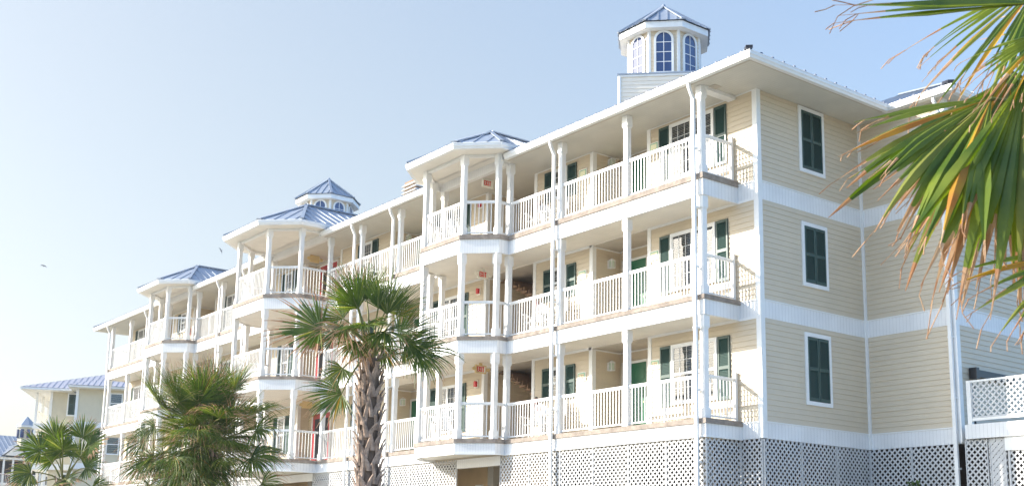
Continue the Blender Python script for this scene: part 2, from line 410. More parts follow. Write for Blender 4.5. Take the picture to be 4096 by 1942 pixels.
# ------------------------------------------------------------------ railings
def railing(a, b, k, ends=(0, 0), hi=1.05):
    m = MB(); a = Vector(a); b = Vector(b); L = (b - a).length; d = (b - a).normalized()
    A = a + d * ends[0]; Bp = b - d * ends[1]; z = FL[k]
    v3 = lambda p, zz: (p.x, p.y, zz)
    m.beam(v3(A, z + hi), v3(Bp, z + hi), .06, .045, 'white'); m.beam(v3(A, z + hi - .04), v3(Bp, z + hi - .04), .03, .035, 'white')
    m.beam(v3(A, z + .09), v3(Bp, z + .09), .04, .04, 'white')
    n = max(2, int(round((Bp - A).length / .118)))
    for j in range(1, n):
        p = A.lerp(Bp, j / n); mid = ((Bp - A).length > 1.9 and j == n // 2)
        s = .028 if mid else .011
        dx = Vector((d.x, d.y)) * s; nn = Vector((-d.y, d.x)) * s
        zb = z + (.01 if mid else .1)
        q = [p - dx - nn, p + dx - nn, p + dx + nn, p - dx + nn]
        i = len(m.v); m.v += [(t.x, t.y, zb) for t in q] + [(t.x, t.y, z + hi - .03) for t in q]
        for f in ((0, 1, 5, 4), (1, 2, 6, 5), (2, 3, 7, 6), (3, 0, 4, 7)): m.f.append(tuple(i + t for t in f)); m.mi.append(m.m('white'))
    return m.build('railing', B)
for k in range(3):
    y = DY + RI
    xs = sorted(PX, reverse=True)
    runs = [(-0.78, -3.47), (-3.47, -6.17), (-6.17, -8.60), (-12.12, -14.76), (-14.76, -17.35), (-17.35, -19.68)]
    runs += [(mir(b), mir(a)) for a, b in runs]
    for a, b in runs: railing((a, y), (b, y), k, (.07, .07))
    railing((-.78, y + .07), (-.78, -.03), k)
    railing((mir(-.78), y + .07), (mir(-.78), -.03), k)
    for (c, fh, fy, bh, ky) in BAYS:
        i = RI
        railing((c + fh, fy + i), (c - fh, fy + i), k, (.06, .06))
        for sx in (1, -1):
            railing((c + sx * fh, fy + i), (c + sx * (bh - i), ky + .02), k, (.08, .08))
            railing((c + sx * (bh - i), ky + .02), (c + sx * (bh - i), y), k, (.07, .05))
for k in range(3):
    for x in (-.78, mir(-.78)): e = MB(); e.box(x - .035, x + .035, -.105, -.035, FL[k], FL[k] + 1.22, 'white'); e.build('railing_end_post', B)

# ------------------------------------------------------------------ top soffit, beams, gutter, roofs
sof = MB()
for (xa, xb) in ((1.20, -8.47), (-12.25, CX + 2.28), (CX - 2.28, mir(-12.25)), (mir(-8.47), XL - 1.2)):
    sof.poly([(xb, -1.58, 8.752), (xa, -1.58, 8.752), (xa, DY, 8.752), (xb, DY, 8.752)], 'soffit')
sof.poly([(XL - 1.2, DY, 8.752), (1.20, DY, 8.752), (1.20, 3.75, 8.752), (3.06, 3.75, 8.752), (3.06, 12.2, 8.752), (XL - 1.2, 12.2, 8.752)], 'soffit')
sof.build('soffit', B)
for a, b in ((1.1, -8.4), (-12.3, -19.7), (-24.4, mir(-12.3)), (mir(-8.4), mir(1.1))):
    sv = MB(); sv.box(b, a, -1.44, -1.40, 8.742, 8.75, 'perf'); sv.build('soffit_vent', B)
sv = MB(); sv.box(1.05, 1.09, -1.38, 3.7, 8.742, 8.75, 'perf'); sv.build('soffit_vent', B)
sv = MB(); sv.box(-.7, -.45, -1.0, -.75, 8.74, 8.75, 'perf'); sv.build('soffit_vent', B)
for (c, fh, fy, bh, ky) in BAYS:
    bm_ = MB()
    bm_.box(c - bh + .03, c + bh - .03, DY - .02, DY + .14, 8.70, 8.97, 'bead')
    # bay ceiling + edge beam
    poly = [(c + bh + .3, DY), (c + bh + .3, ky - .1), (c + fh + .2, fy - .3), (c - fh - .2, fy - .3), (c - bh - .3, ky - .1), (c - bh - .3, DY)]
    bm_.poly([(x, y, 8.965) for x, y in poly], 'ceil')
    pth = [(c + bh, DY), (c + bh, ky), (c + fh, fy), (c - fh, fy), (c - bh, ky), (c - bh, DY)]
    bm_.sweep(pth, [(-.17, 8.88), (-.07, 8.88), (-.07, 8.964), (-.17, 8.964)], 'white')
    for sx in (-1, 1): bm_.box(c + sx * bh - .03, c + sx * bh + .03, -1.62, DY - .02, 8.742, 8.97, 'white')
    bm_.build('header_beam', B)
bm_ = MB()
bm_.box(-.9, -.66, -1.15, 0, 8.66, 8.75, 'white')
bm_.build('header_beam', B)
GP = lambda z: [(-.03, z), (.085, z), (.10, z + .05), (.125, z + .085), (.125, z + .17), (.105, z + .19), (-.03, z + .19)]
def gutter(path, z, parent=B):
    m = MB(); m.sweep(path, GP(z), 'white')
    m.sweep(path, [(.118, z + .150), (.134, z + .150), (.134, z + .165), (.118, z + .165)], 'white')
    return m.build('gutter', parent)
ge = -1.50
gutter([(2.96, 12.2), (2.96, 3.87), (1.11, 3.87), (1.11, ge), (-8.35, ge)], 8.745)
gutter([(-12.37, ge), (CX + 2.36, ge)], 8.745)
gutter([(CX - 2.36, ge), (mir(-12.37), ge)], 8.745)
gutter([(mir(-8.35), ge), (mir(1.11), ge), (mir(1.11), 12.2)], 8.745)

M['edge'] = mat('shade_blue_roof_edge', (0.08, 0.10, 0.17), 0.5)  # dark blue paints the shaded back of the rib ends at the eave
def roof_edge(path, z):
    m = MB(); m.sweep(path, [(-.02, z + .178), (.06, z + .178), (.06, z + .205), (-.02, z + .205)], 'edge')
    for (p, q) in zip(path[:-1], path[1:]):
        p = Vector(p); q = Vector(q); d = (q - p).normalized(); n_ = Vector((-d.y, d.x)); L = (q - p).length; t_ = .2
        while t_ < L:
            c = p + d * t_; a = c - n_ * .1; b = c + n_ * .075
            m.beam((a.x, a.y, z + .225), (b.x, b.y, z + .225), .05, .04, 'edge'); t_ += .40
    m.build('roof_edge', B)
roof_edge([(2.96, 12.2), (2.96, 3.87), (1.11, 3.87), (1.11, ge), (-8.35, ge)], 8.745)
roof_edge([(-12.37, ge), (CX + 2.36, ge)], 8.745); roof_edge([(CX - 2.36, ge), (mir(-12.37), ge)], 8.745); roof_edge([(mir(-8.35), ge), (mir(1.11), ge)], 8.745)

def roof_face(mb, pts, mt='roof', pitch=.40, rib=.026, inset=-.02):
    # pts[0]->pts[1] is the eave; ribs run straight up the slope, clipped to the face
    P = [Vector(p) for p in pts]; e = (P[1] - P[0]); L = e.length; u = e.normalized()
    n = Vector((0, 0, 0))
    for i in range(len(P)): n += P[i].cross(P[(i + 1) % len(P)])
    n.normalize()
    if n.z < 0: n = -n
    v = n.cross(u)
    if v.z < 0: v = -v
    mb.poly(P, mt)
    Q = [((p - P[0]).dot(u), (p - P[0]).dot(v)) for p in P]
    lo = min(q[0] for q in Q); hi = max(q[0] for q in Q)
    s = lo + pitch * .5
    while s < hi:
        ys = []
        for i in range(len(Q)):
            (x0, y0), (x1, y1) = Q[i], Q[(i + 1) % len(Q)]
            if (x0 - s) * (x1 - s) < 0: ys.append(y0 + (y1 - y0) * (s - x0) / (x1 - x0))
        if len(ys) >= 2:
            a = P[0] + u * s + v * min(ys) + n * (rib / 2); b = P[0] + u * s + v * max(ys) + n * (rib / 2)
            if min(ys) < 0.01: a = a + v * inset
            mb.beam(a, b, .035, rib, mt, up=n)
        s += pitch
def cap(mb, a, b, w=.16, mt='roof'):
    mb.beam(Vector(a) + Vector((0, 0, .03)), Vector(b) + Vector((0, 0, .03)), w, .04, mt)
SL = .5; EZ = 8.945
rf = MB()
ex0, ex1, ey0, ey1 = mir(1.2), 1.2, -1.6, 12.4
rdg = (ey1 - ey0) / 2; ry = (ey0 + ey1) / 2; rz = EZ + rdg * SL
roof_face(rf, [(ex0, ey0, EZ), (ex1, ey0, EZ), (ex1 - rdg, ry, rz), (ex0 + rdg, ry, rz)], inset=.16)
roof_face(rf, [(ex1, ey0, EZ), (ex1, ey1, EZ), (ex1 - rdg, ry, rz)], inset=.2)
roof_face(rf, [(ex1, ey1, EZ), (ex0, ey1, EZ), (ex0 + rdg, ry, rz), (ex1 - rdg, ry, rz)])
roof_face(rf, [(ex0, ey1, EZ), (ex0, ey0, EZ), (ex0 + rdg, ry, rz)])
# wing roof on the right
wy0, wx1 = 3.78, 3.04; wr = (ey1 - wy0) / 2; wyr = (ey1 + wy0) / 2; wz = EZ + wr * SL
roof_face(rf, [(-3.4, wy0, EZ - .002), (wx1, wy0, EZ - .002), (wx1 - wr, wyr, wz), (-3.4, wyr, wz)])
roof_face(rf, [(wx1, wy0, EZ - .002), (wx1, ey1, EZ - .002), (wx1 - wr, wyr, wz)])
for (qx, qy) in ((ex1, ey0), (wx1, wy0)): rf.beam((qx + .03, qy - .03, EZ + .035), (qx - .4, qy + .4, EZ + .035 + .2), .16, .07, 'roofdark')
for a, b in (((ex1, ey0, EZ), (ex1 - rdg, ry, rz)), ((ex0, ey0, EZ), (ex0 + rdg, ry, rz)), ((wx1, wy0, EZ), (wx1 - wr, wyr, wz))): cap(rf, a, b)
cap(rf, (ex0 + rdg, ry, rz), (ex1 - rdg, ry, rz))
rf.build('roof', B)
for (c, fh, fy, bh, ky) in BAYS:
    o = .50; m = MB(); sl = .53; z0 = 9.15
    fy2 = fy - o; half = bh + .42; f2 = fh + .25; k2 = ky - .30
    apy = fy2 + half; az = z0 + half * sl; back = 3.4
    A, Bq, Cq, D = (c + f2, fy2, z0), (c - f2, fy2, z0), (c + half, k2, z0), (c - half, k2, z0)
    ap = (c, apy, az)
    roof_face(m, [Bq, A, ap]); roof_face(m, [A, Cq, ap]); roof_face(m, [D, Bq, ap])
    roof_face(m, [Cq, (c + half, back, z0), (c, back, az), ap]); roof_face(m, [(c - half, back, z0), D, ap, (c, back, az)])
    for q in (A, Bq): cap(m, q, ap, .20)
    cap(m, Cq, (c + .0, apy, az), .12)
    cap(m, ap, (c, back, az), .2)
    br = m.build('bay_roof', B)
    pth = [(c + half - .1, -.9), (c + half - .1, k2 + .04), (c + f2 - .04, fy2 + .1), (c - f2 + .04, fy2 + .1), (c - half + .1, k2 + .04), (c - half + .1, -.9)]
    gutter(pth, 8.955, br)
    m = MB(); m.sweep(pth, [(-.45, 8.958), (.0, 8.958), (.0, 8.968), (-.45, 8.968)], 'ceil'); m.build('bay_soffit', br)

# downspouts
def downspout(x, top_y=-1.52, y=-1.38, zt=8.75, parent=B):
    m = MB()
    pts = [(x - .0, top_y, zt + .02), (x, top_y, zt - .10), (x, (top_y + y) / 2, zt - .24), (x, y, zt - .36)]
    for a, b in zip(pts[:-1], pts[1:]): m.beam(a, b, .085, .065, 'white', up=(1, 0, 0))
    for i in range(3): m.tube([(x - .0425, pts[i + 1][1], pts[i + 1][2]), (x + .0425, pts[i + 1][1], pts[i + 1][2])], .034, 'white', 8)
    m.beam((x, y, zt - .36), (x, y, GZ + .1), .09, .068, 'white', up=(0, 1, 0))
    for z in (7.1, 5.6, 4.1, 2.6, 1.1, -.6): m.box(x - .055, x + .055, y - .04, y + .11, z - .02, z + .02, 'white')
    return m.build('downspout', parent)
for x in (-.84, -6.27, -14.90, -17.52): downspout(x); downspout(mir(x))
downspout(2.50, 3.84, 4.03)

# ------------------------------------------------------------------ windows, shutters, doors
def TF(cx, y=0.0):   # front wall frame: lx right, ly outward
    return lambda lx, ly, z: (cx + lx, y - ly, z)
def TE(cy, x=0.0):   # wall facing +x
    return lambda lx, ly, z: (x + ly, cy + lx, z)
def window(T, w, z0, z1, units=2, blind=True, sh=True, closed=False, parent=B, grid=True, shw=.39):
    h = w / 2; m = MB(); f = .065
    if closed:
        m.box(-h - .1, h + .1, .012, .05, z1, z1 + .10, 'white', T); m.box(-h - .1, h + .1, .012, .05, z0 - .10, z0, 'white', T)
        m.box(-h - .1, -h, .012, .05, z0, z1, 'white', T); m.box(h, h + .1, .012, .05, z0, z1, 'white', T)
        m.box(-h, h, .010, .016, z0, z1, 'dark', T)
        fr = m.build('window', parent)
        for sgn in (-1, 1):
            s = MB(); a, b = (0.006, h) if sgn > 0 else (-h, -.006)
            shut(s, T, a, b, z0 + .01, z1 - .01, .02); s.build('shutter', fr)
        return fr
    m.box(-h, h, .012, .07, z1 - f, z1, 'white', T); m.box(-h, h, .012, .085, z0, z0 + f, 'white', T)
    m.box(-h, -h + f, .012, .07, z0 + f, z1 - f, 'white', T); m.box(h - f, h, .012, .07, z0 + f, z1 - f, 'white', T)
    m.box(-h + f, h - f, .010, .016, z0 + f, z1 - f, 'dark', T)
    uw = (w - 2 * f) / units; zm = (z0 + z1) / 2
    for u in range(units):
        a = -h + f + u * uw; b = a + uw
        if u: m.box(a - .045, a + .045, .014, .068, z0 + f, z1 - f, 'white', T)
        for (s0, s1, dp) in ((zm, z1 - f, .060), (z0 + f, zm, .048)):
            m.box(a, b, dp - .02, dp, s0, s0 + .035, 'white', T); m.box(a, b, dp - .02, dp, s1 - .03, s1, 'white', T)
            m.box(a, a + .03, dp - .02, dp, s0 + .035, s1 - .03, 'white', T); m.box(b - .03, b, dp - .02, dp, s0 + .035, s1 - .03, 'white', T)
            if grid:
                for q in (1, 2): xq = a + (b - a) * q / 3; m.box(xq - .005, xq + .005, dp - .012, dp - .004, s0 + .03, s1 - .03, 'white', T)
                zz = (s0 + s1) / 2; m.box(a + .03, b - .03, dp - .013, dp - .005, zz - .005, zz + .005, 'white', T)
    fr = m.build('window', parent)
    p = MB()
    for u in range(units):
        a = -h + f + u * uw + .03; b = a + uw - .06
        for (s0, s1, dp) in ((zm + .03, z1 - f - .02, .046), (z0 + f + .03, zm - .02, .034)):
            p.poly([T(a, dp, s0), T(b, dp, s0), T(b, dp, s1), T(a, dp, s1)], 'glass')
    p.build('pane', fr, fix=False)
    if blind:
        q = MB(); z = z0 + f + .02; 
        bl = z0 + f + (z1 - z0) * (0 if blind is True else blind)
        z = max(z, bl)
        while z < z1 - f - .03:
            q.poly([T(-h + f + .02, .018, z + .012), T(h - f - .02, .018, z + .012), T(h - f - .02, .030, z - .004), T(-h + f + .02, .030, z - .004)], 'blind'); z += .045
        q.build('blind', fr, fix=False)
    if sh:
        for sgn in (-1, 1):
            s = MB(); a = h + .02 if sgn > 0 else -h - .02 - shw
            shut(s, T, a, a + shw, z0 - .02, z1 - .0, .02); s.build('shutter', fr)
    return fr
def shut(s, T, a, b, z0, z1, y):
    t = .035; st = .045
    s.box(a, a + st, y, y + t, z0, z1, 'shutter', T); s.box(b - st, b, y, y + t, z0, z1, 'shutter', T)
    zm = z0 + (z1 - z0) * .5
    for (q0, q1) in ((z0, z0 + .08), (zm - .04, zm + .04), (z1 - .07, z1)): s.box(a + st, b - st, y, y + t, q0, q1, 'shutter', T)
    for (q0, q1) in ((z0 + .08, zm - .04), (zm + .04, z1 - .07)):
        z = q0
        while z < q1 - .01:
            s.poly([T(a + st, y + t - .006, z), T(b - st, y + t - .006, z), T(b - st, y + .006, min(z + .045, q1)), T(a + st, y + .006, min(z + .045, q1))], 'shutter'); z += .038
    s.poly([T(a, y + .002, z0), T(b, y + .002, z0), T(b, y + .002, z1), T(a, y + .002, z1)], 'shutter')
for k in range(3):
    f = FL[k]
    for sgn in (0, 1):
        X = (lambda x: x) if sgn == 0 else mir
        window(TF(X(-2.19)), 1.60, f + .62, f + 2.19, 2, blind=(True if k < 2 else .5))
        window(TF(X(-7.60)), .66, f + 1.22, f + 2.17, 1, blind=False)
        window(TF(X(-13.28)), 1.22, f + .64, f + 2.19, 2, blind=.35)
        window(TF(X(-18.86)), .64, f + .64, f + 2.17, 1, blind=.5)
    z0 = (.96, 3.96, 6.96)[k]; z1 = (2.66, 5.52, 8.62)[k]
    window(TE(2.09), .82, z0 + .08, z1, closed=True)

def door(x0, x1, y, z, mt, glass=False, h=2.13, parent=B):
    T = TF((x0 + x1) / 2, y); hw = (x1 - x0) / 2; m = MB()
    m.box(-hw, hw, .012, .05, z, z + h, mt, T)
    fr = m.build('door', parent)
    n = MB()
    n.box(-hw - .07, -hw, .012, .075, z, z + h + .07, 'white', T); n.box(hw, hw + .07, .012, .075, z, z + h + .07, 'white', T); n.box(-hw, hw, .012, .075, z + h, z + h + .07, 'white', T)
    n.build('door_frame', fr)
    p = MB()
    if not glass:
        for (c0, c1) in ((-hw + .11, -.05), (.05, hw - .11)):
            for (q0, q1) in ((.2, .75), (.87, 1.55), (1.66, 1.98)):
                p.box(c0, c1, .05, .058, z + q0, z + q1, mt, T)
        p.build('door_panel', fr)
    else:
        p.box(-hw + .16, hw - .16, .051, .055, z + .35, z + h - .2, 'screen', T)
        p.box(-.05, .05, .052, .07, z, z + h, mt, T); p.build('door_window', fr)
    kb = MB(); kb.tube([T(hw - .07, .05, z + 1.0), T(hw - .07, .10, z + 1.0)], .028, 'signtan', 10); kb.build('knob', fr)
for k in range(3):
    f = FL[k] + .004
    door(-5.92, -4.98, 1.05, f, 'gdoor'); door(-17.08, -16.14, 1.05, f, 'gdoor')
    door(mir(-4.98), mir(-5.92), 1.05, f, 'gdoor'); door(mir(-16.14), mir(-17.08), 1.05, f, 'gdoor')
    door(-23.45, -22.05, .5, f, 'rdoor', True)

# staircases
for X in (lambda x: x, mir):
    for k in range(3):
        m = MB(); n = 9; zt = CZ[k] + .06
        if k == 2: break
        for i in range(n):
            t = i / (n - 1); x = X(-11.1 + t * 2.1); z = zt - .10 - t * 1.05
            m.box(x - .15, x + .15, .55, 1.62, z - .05, z, 'stairw')
            m.box(x - .02, x + .02, .55, 1.62, z, z + .14, 'stairw')
        a = (X(-11.2), 1.66, zt - .10); b = (X(-8.86), 1.66, zt - 1.27)
        m.beam(a, b, .05, .26, 'stringer')
        m.build('staircase', B)

# ------------------------------------------------------------------ cupolas + roof vent
def cupola(cx, cy, rot, zc=0.0, base='square'):
    def oct_(r_ap, z, off=0):
        R = r_ap / cos(pi / 8)
        return [(cx + R * cos(rot + pi / 8 + i * pi / 4), cy + R * sin(rot + pi / 8 + i * pi / 4), z) for i in range(8)]
    z0, z1 = 11.52 + zc, 13.02 + zc; ap = 1.085
    m = MB(); P = oct_(ap, z0)
    for i in range(8):
        a, b = P[i], P[(i + 1) % 8]
        siding(m, (b[0], b[1]), (a[0], a[1]), z0, z1, exp=.12)
    # box base with its own siding, standing square to the diagonal
    for i in range(4):
        q = rot + pi / 4 * 2 * i
        R = 1.33 * sqrt(2)
        c0 = (cx + R * cos(rot + pi / 4 * (2 * i - 1)), cy + R * sin(rot + pi / 4 * (2 * i - 1)))
        c1 = (cx + R * cos(rot + pi / 4 * (2 * i + 1)), cy + R * sin(rot + pi / 4 * (2 * i + 1)))
        siding(m, c1, c0, 9.6, z0 - .09, 'palesiding', exp=.12)
    cu = m.build('cupola', B)
    t = MB()
    for i in range(8):
        a = Vector(P[i]); d = (a - Vector((cx, cy, z0))); d.normalize(); a = a - d * .03
        t.tube([(a.x, a.y, z0), (a.x, a.y, z1)], .065, 'white', 6)
    R = 1.33 * sqrt(2)
    cor = [(cx + R * cos(rot + pi / 4 + pi / 2 * i), cy + R * sin(rot + pi / 4 + pi / 2 * i)) for i in range(4)]
    for (x, y) in cor: t.tube([(x, y, 9.6), (x, y, z0 - .09)], .055, 'white', 6)
    t.build('cupola_trim', cu)
    t = MB(); path = [cor[(4 - i) % 4] for i in range(5)]
    mid = ((path[0][0] + path[1][0]) / 2, (path[0][1] + path[1][1]) / 2); path = [mid] + path[1:] + [mid]
    t.sweep(path, [(-.1, z0 - .10), (.04, z0 - .10), (.04, z0 - .045), (-.1, z0 - .045)], 'white')
    t.sweep(path, [(-.9, z0 - .045), (.07, z0 - .045), (.07, z0 - .0), (-.9, z0 + .06)], 'roof')
    t.build('cupola_base_cap', cu)
    # eave ring
    t = MB(); E0 = oct_(1.36, z1 - .04); E1 = oct_(1.36, z1 + .16); I0 = oct_(1.05, z1 - .04)
    for i in range(8):
        j = (i + 1) % 8
        t.poly([E0[i], E0[j], E1[j], E1[i]], 'white'); t.poly([E0[j], E0[i], I0[i], I0[j]], 'ceil')
        t.poly([E1[i], E1[j], (cx, cy, z1 + .16)], 'white')
    t.build('cupola_eave', cu)
    t = MB(); E = oct_(1.42, z1 + .165); apx = (cx, cy, 14.30 + zc)
    for i in range(8):
        j = (i + 1) % 8
        roof_face(t, [E[i], E[j], apx], pitch=.28); cap(t, E[i], apx, .11)
    t.tube([(cx, cy, apx[2] - .05), (cx, cy, apx[2] + .07)], [.12, .05], 'roof', 8)
    t.build('cupola_roof', cu)
    # arched windows
    for i in range(8):
        ang = rot + i * pi / 4; nx, ny = cos(ang), sin(ang); tx, ty = -ny, nx
        T = lambda lx, ly, z: (cx + nx * (ap + ly) + tx * lx, cy + ny * (ap + ly) + ty * lx, z)
        w = .23; zb = z0 + .13; za = z0 + 1.17; 
        arc = [(w * cos(q), za + w * sin(q)) for q in [pi * s / 12 for s in range(13)]]
        inner = [(w, zb)] + arc + [(-w, zb)]
        wo = w + .07; outer = [(wo, zb - .07)] + [(wo * cos(pi * s / 12), za + wo * sin(pi * s / 12)) for s in range(13)] + [(-wo, zb - .07)]
        f = MB()
        for a in range(len(inner)):
            b = (a + 1) % len(inner)
            f.poly([T(outer[a][0], .055, outer[a][1]), T(outer[b][0], .055, outer[b][1]), T(inner[b][0], .055, inner[b][1]), T(inner[a][0], .055, inner[a][1])], 'white')
            f.poly([T(outer[a][0], .055, outer[a][1]), T(outer[b][0], .055, outer[b][1]), T(outer[b][0], .0, outer[b][1]), T(outer[a][0], .0, outer[a][1])], 'white')
            f.poly([T(inner[a][0], .055, inner[a][1]), T(inner[b][0], .055, inner[b][1]), T(inner[b][0], .02, inner[b][1]), T(inner[a][0], .02, inner[a][1])], 'white')
        f.box(-.010, .010, .036, .048, zb, za + w, 'white', T)
        for q in (.25, .5, .75): zz = zb + (za + w - zb) * q; f.box(-w, w, .037, .047, zz - .01, zz + .01, 'white', T)
        wf = f.build('window', cu, fix=False)
        p = MB(); p.poly([T(x, .034, z) for x, z in inner], 'cglass'); p.build('pane', wf, fix=False)
M['cglass'] = mat('dark_blue_reflecting_glass', (0.02, 0.045, 0.14), 0.04, spec=0.9)
cupola(-6.3, 3.05, -pi / 4); cupola(-28.8, 3.45, -pi / 4)
v = MB()
vx, vy, vz = -17.3, 1.15, 9.62
v.box(vx - .32, vx + .32, vy - .32, vy + .32, vz, vz + .75, 'white')
for i in range(4):
    z = vz + .60 + i * .14; r0 = .50; r1 = .39
    lo = [(vx - r0, vy - r0, z), (vx + r0, vy - r0, z), (vx + r0, vy + r0, z), (vx - r0, vy + r0, z)]
    hi = [(vx - r1, vy - r1, z + .10), (vx + r1, vy - r1, z + .10), (vx + r1, vy + r1, z + .10), (vx - r1, vy + r1, z + .10)]
    for a in range(4):
        b = (a + 1) % 4; v.poly([lo[a], lo[b], hi[b], hi[a]], 'white')
    v.poly(lo[::-1], 'perf'); v.poly(hi, 'white')
v.box(vx - .4, vx + .4, vy - .4, vy + .4, vz + .6, vz + 1.2, 'stairw')
v.build('roof_vent', B)

# ------------------------------------------------------------------ lattice skirts
def lattice(x0, x1, z0, z1, T, name='lattice_panel', parent=B, pitch=.152, w=.041, frame=.045, solid=False):
    m = MB(); sq = w * 1.0
    W = x1 - x0; H = z1 - z0
    for sgn, dep in ((1, .012), (-1, .004)):
        c = -H if sgn > 0 else 0
        c -= pitch * 2
        end = W if sgn > 0 else W + H
        while c < end + pitch:
            # line: x = c + sgn*z  (local)
            def cl(c):
                z_lo, z_hi = 0.0, H
                if sgn > 0:
                    z_lo = max(z_lo, -c); z_hi = min(z_hi, W - c)
                else:
                    z_lo = max(z_lo, c - W); z_hi = min(z_hi, c)
                return z_lo, z_hi
            za, zb = cl(c)
            if zb - za > .02:
                pa = (x0 + c + sgn * za, z0 + za); pb = (x0 + c + sgn * zb, z0 + zb)
                d = sq
                m.box(0, 1, 0, 1, 0, 1, 'latw', lambda X, Y, Z: T(pa[0] + (pb[0] - pa[0]) * X + sgn * d / sqrt(2) * (Z - .5) * (-1), dep + .007 * Y, pa[1] + (pb[1] - pa[1]) * X + d / sqrt(2) * (Z - .5)))
            c += pitch
    F = frame
    if F:
        m.box(x0 + .002, x0 + F / 2, -.01, .03, z0, z1, 'latw', T); m.box(x1 - F / 2, x1 - .002, -.01, .03, z0, z1, 'latw', T)
        m.box(x0 + F / 2, x1 - F / 2, -.01, .029, z0, z0 + F, 'latw', T)
    return m.build(name, parent, fix=False)
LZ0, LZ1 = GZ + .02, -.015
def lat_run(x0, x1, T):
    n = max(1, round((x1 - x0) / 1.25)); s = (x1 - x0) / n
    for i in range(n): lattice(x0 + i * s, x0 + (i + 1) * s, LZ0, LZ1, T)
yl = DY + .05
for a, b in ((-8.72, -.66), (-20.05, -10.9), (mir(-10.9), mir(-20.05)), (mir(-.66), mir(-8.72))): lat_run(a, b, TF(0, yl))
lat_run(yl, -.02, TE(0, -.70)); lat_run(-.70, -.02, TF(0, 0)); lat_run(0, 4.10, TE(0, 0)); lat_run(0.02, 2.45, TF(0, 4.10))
# carport openings: beams, back walls, piers
for a, b in ((-10.9, -8.72), (mir(-8.72), mir(-10.9)), (-24.05, -20.05)):
    m = MB(); m.box(a, b, yl - .02, yl + .10, -.28, -.01, 'bead'); m.build('entry_beam', B)
    m = MB(); m.box(b - .9, b - .06, .9, .98, -.30, -.05, 'bead'); m.build('entry_beam', B)
m = MB()
m.box(XL + .2, -29.6, 2.6, 2.75, GZ, .03, 'brownw'); m.box(-29.5, -22.5, 1.3, 1.4, GZ, .03, 'tan'); m.box(-22.4, -15.6, 2.6, 2.75, GZ, .03, 'brownw'); m.box(-15.5, -9.6, 1.3, 1.4, GZ, .03, 'tan'); m.box(-9.2, -.3, 2.6, 2.75, GZ, .03, 'brownw')  # brown spans close the back and keep it dark behind the lattice
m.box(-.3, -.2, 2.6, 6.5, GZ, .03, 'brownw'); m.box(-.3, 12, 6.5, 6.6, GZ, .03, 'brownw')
m.build('lower_wall', B)
for i in range(14):
    x = -2.4 - i * 3.0; m = MB(); m.box(x - .15, x + .15, .4, .7, GZ, .03, 'conc'); m.build('pier', B)
m = MB(); m.box(-13.35, -13.0, 1.22, 1.3, -.95, -.55, 'white'); m.box(-13.25, -13.1, 1.18, 1.22, -.83, -.67, 'lampglass')
tag(m.build('utility_box'), 'small white utility box on the tan wall inside the under-building entry', 'utility box')

# ------------------------------------------------------------------ signs, lamps, alarms
def letters(m, text, T, x, z, h, mt, w=None, th=.004, y=.0):
    st = h * .2; w = w or h * .62
    G = {'E': [((0, 0), (0, 1)), ((0, 0), (1, 0)), ((0, .5), (.8, .5)), ((0, 1), (1, 1))], 'X': [((0, 0), (1, 1)), ((0, 1), (1, 0))], 'I': [((.5, 0), (.5, 1))], 'T': [((.5, 0), (.5, 1)), ((0, 1), (1, 1))],
         '1': [((.5, 0), (.5, 1))], '7': [((0, 1), (1, 1)), ((1, 1), (.35, 0))], '2': [((0, 1), (1, 1)), ((1, 1), (1, .55)), ((1, .55), (0, 0)), ((0, 0), (1, 0))]}
    for ch in text:
        for (a, b) in G[ch]:
            p = Vector(T(x + a[0] * w, y, z + a[1] * h)); q = Vector(T(x + b[0] * w, y, z + b[1] * h))
            n = Vector(T(0, 1, 0)) - Vector(T(0, 0, 0))
            d = (q - p).normalized() * (st * .5)
            m.beam(p - d, q + d, th * 2, st, mt, up=n.cross(q - p))
        x += w * (1.42 if ch != 'I' else 1.42)
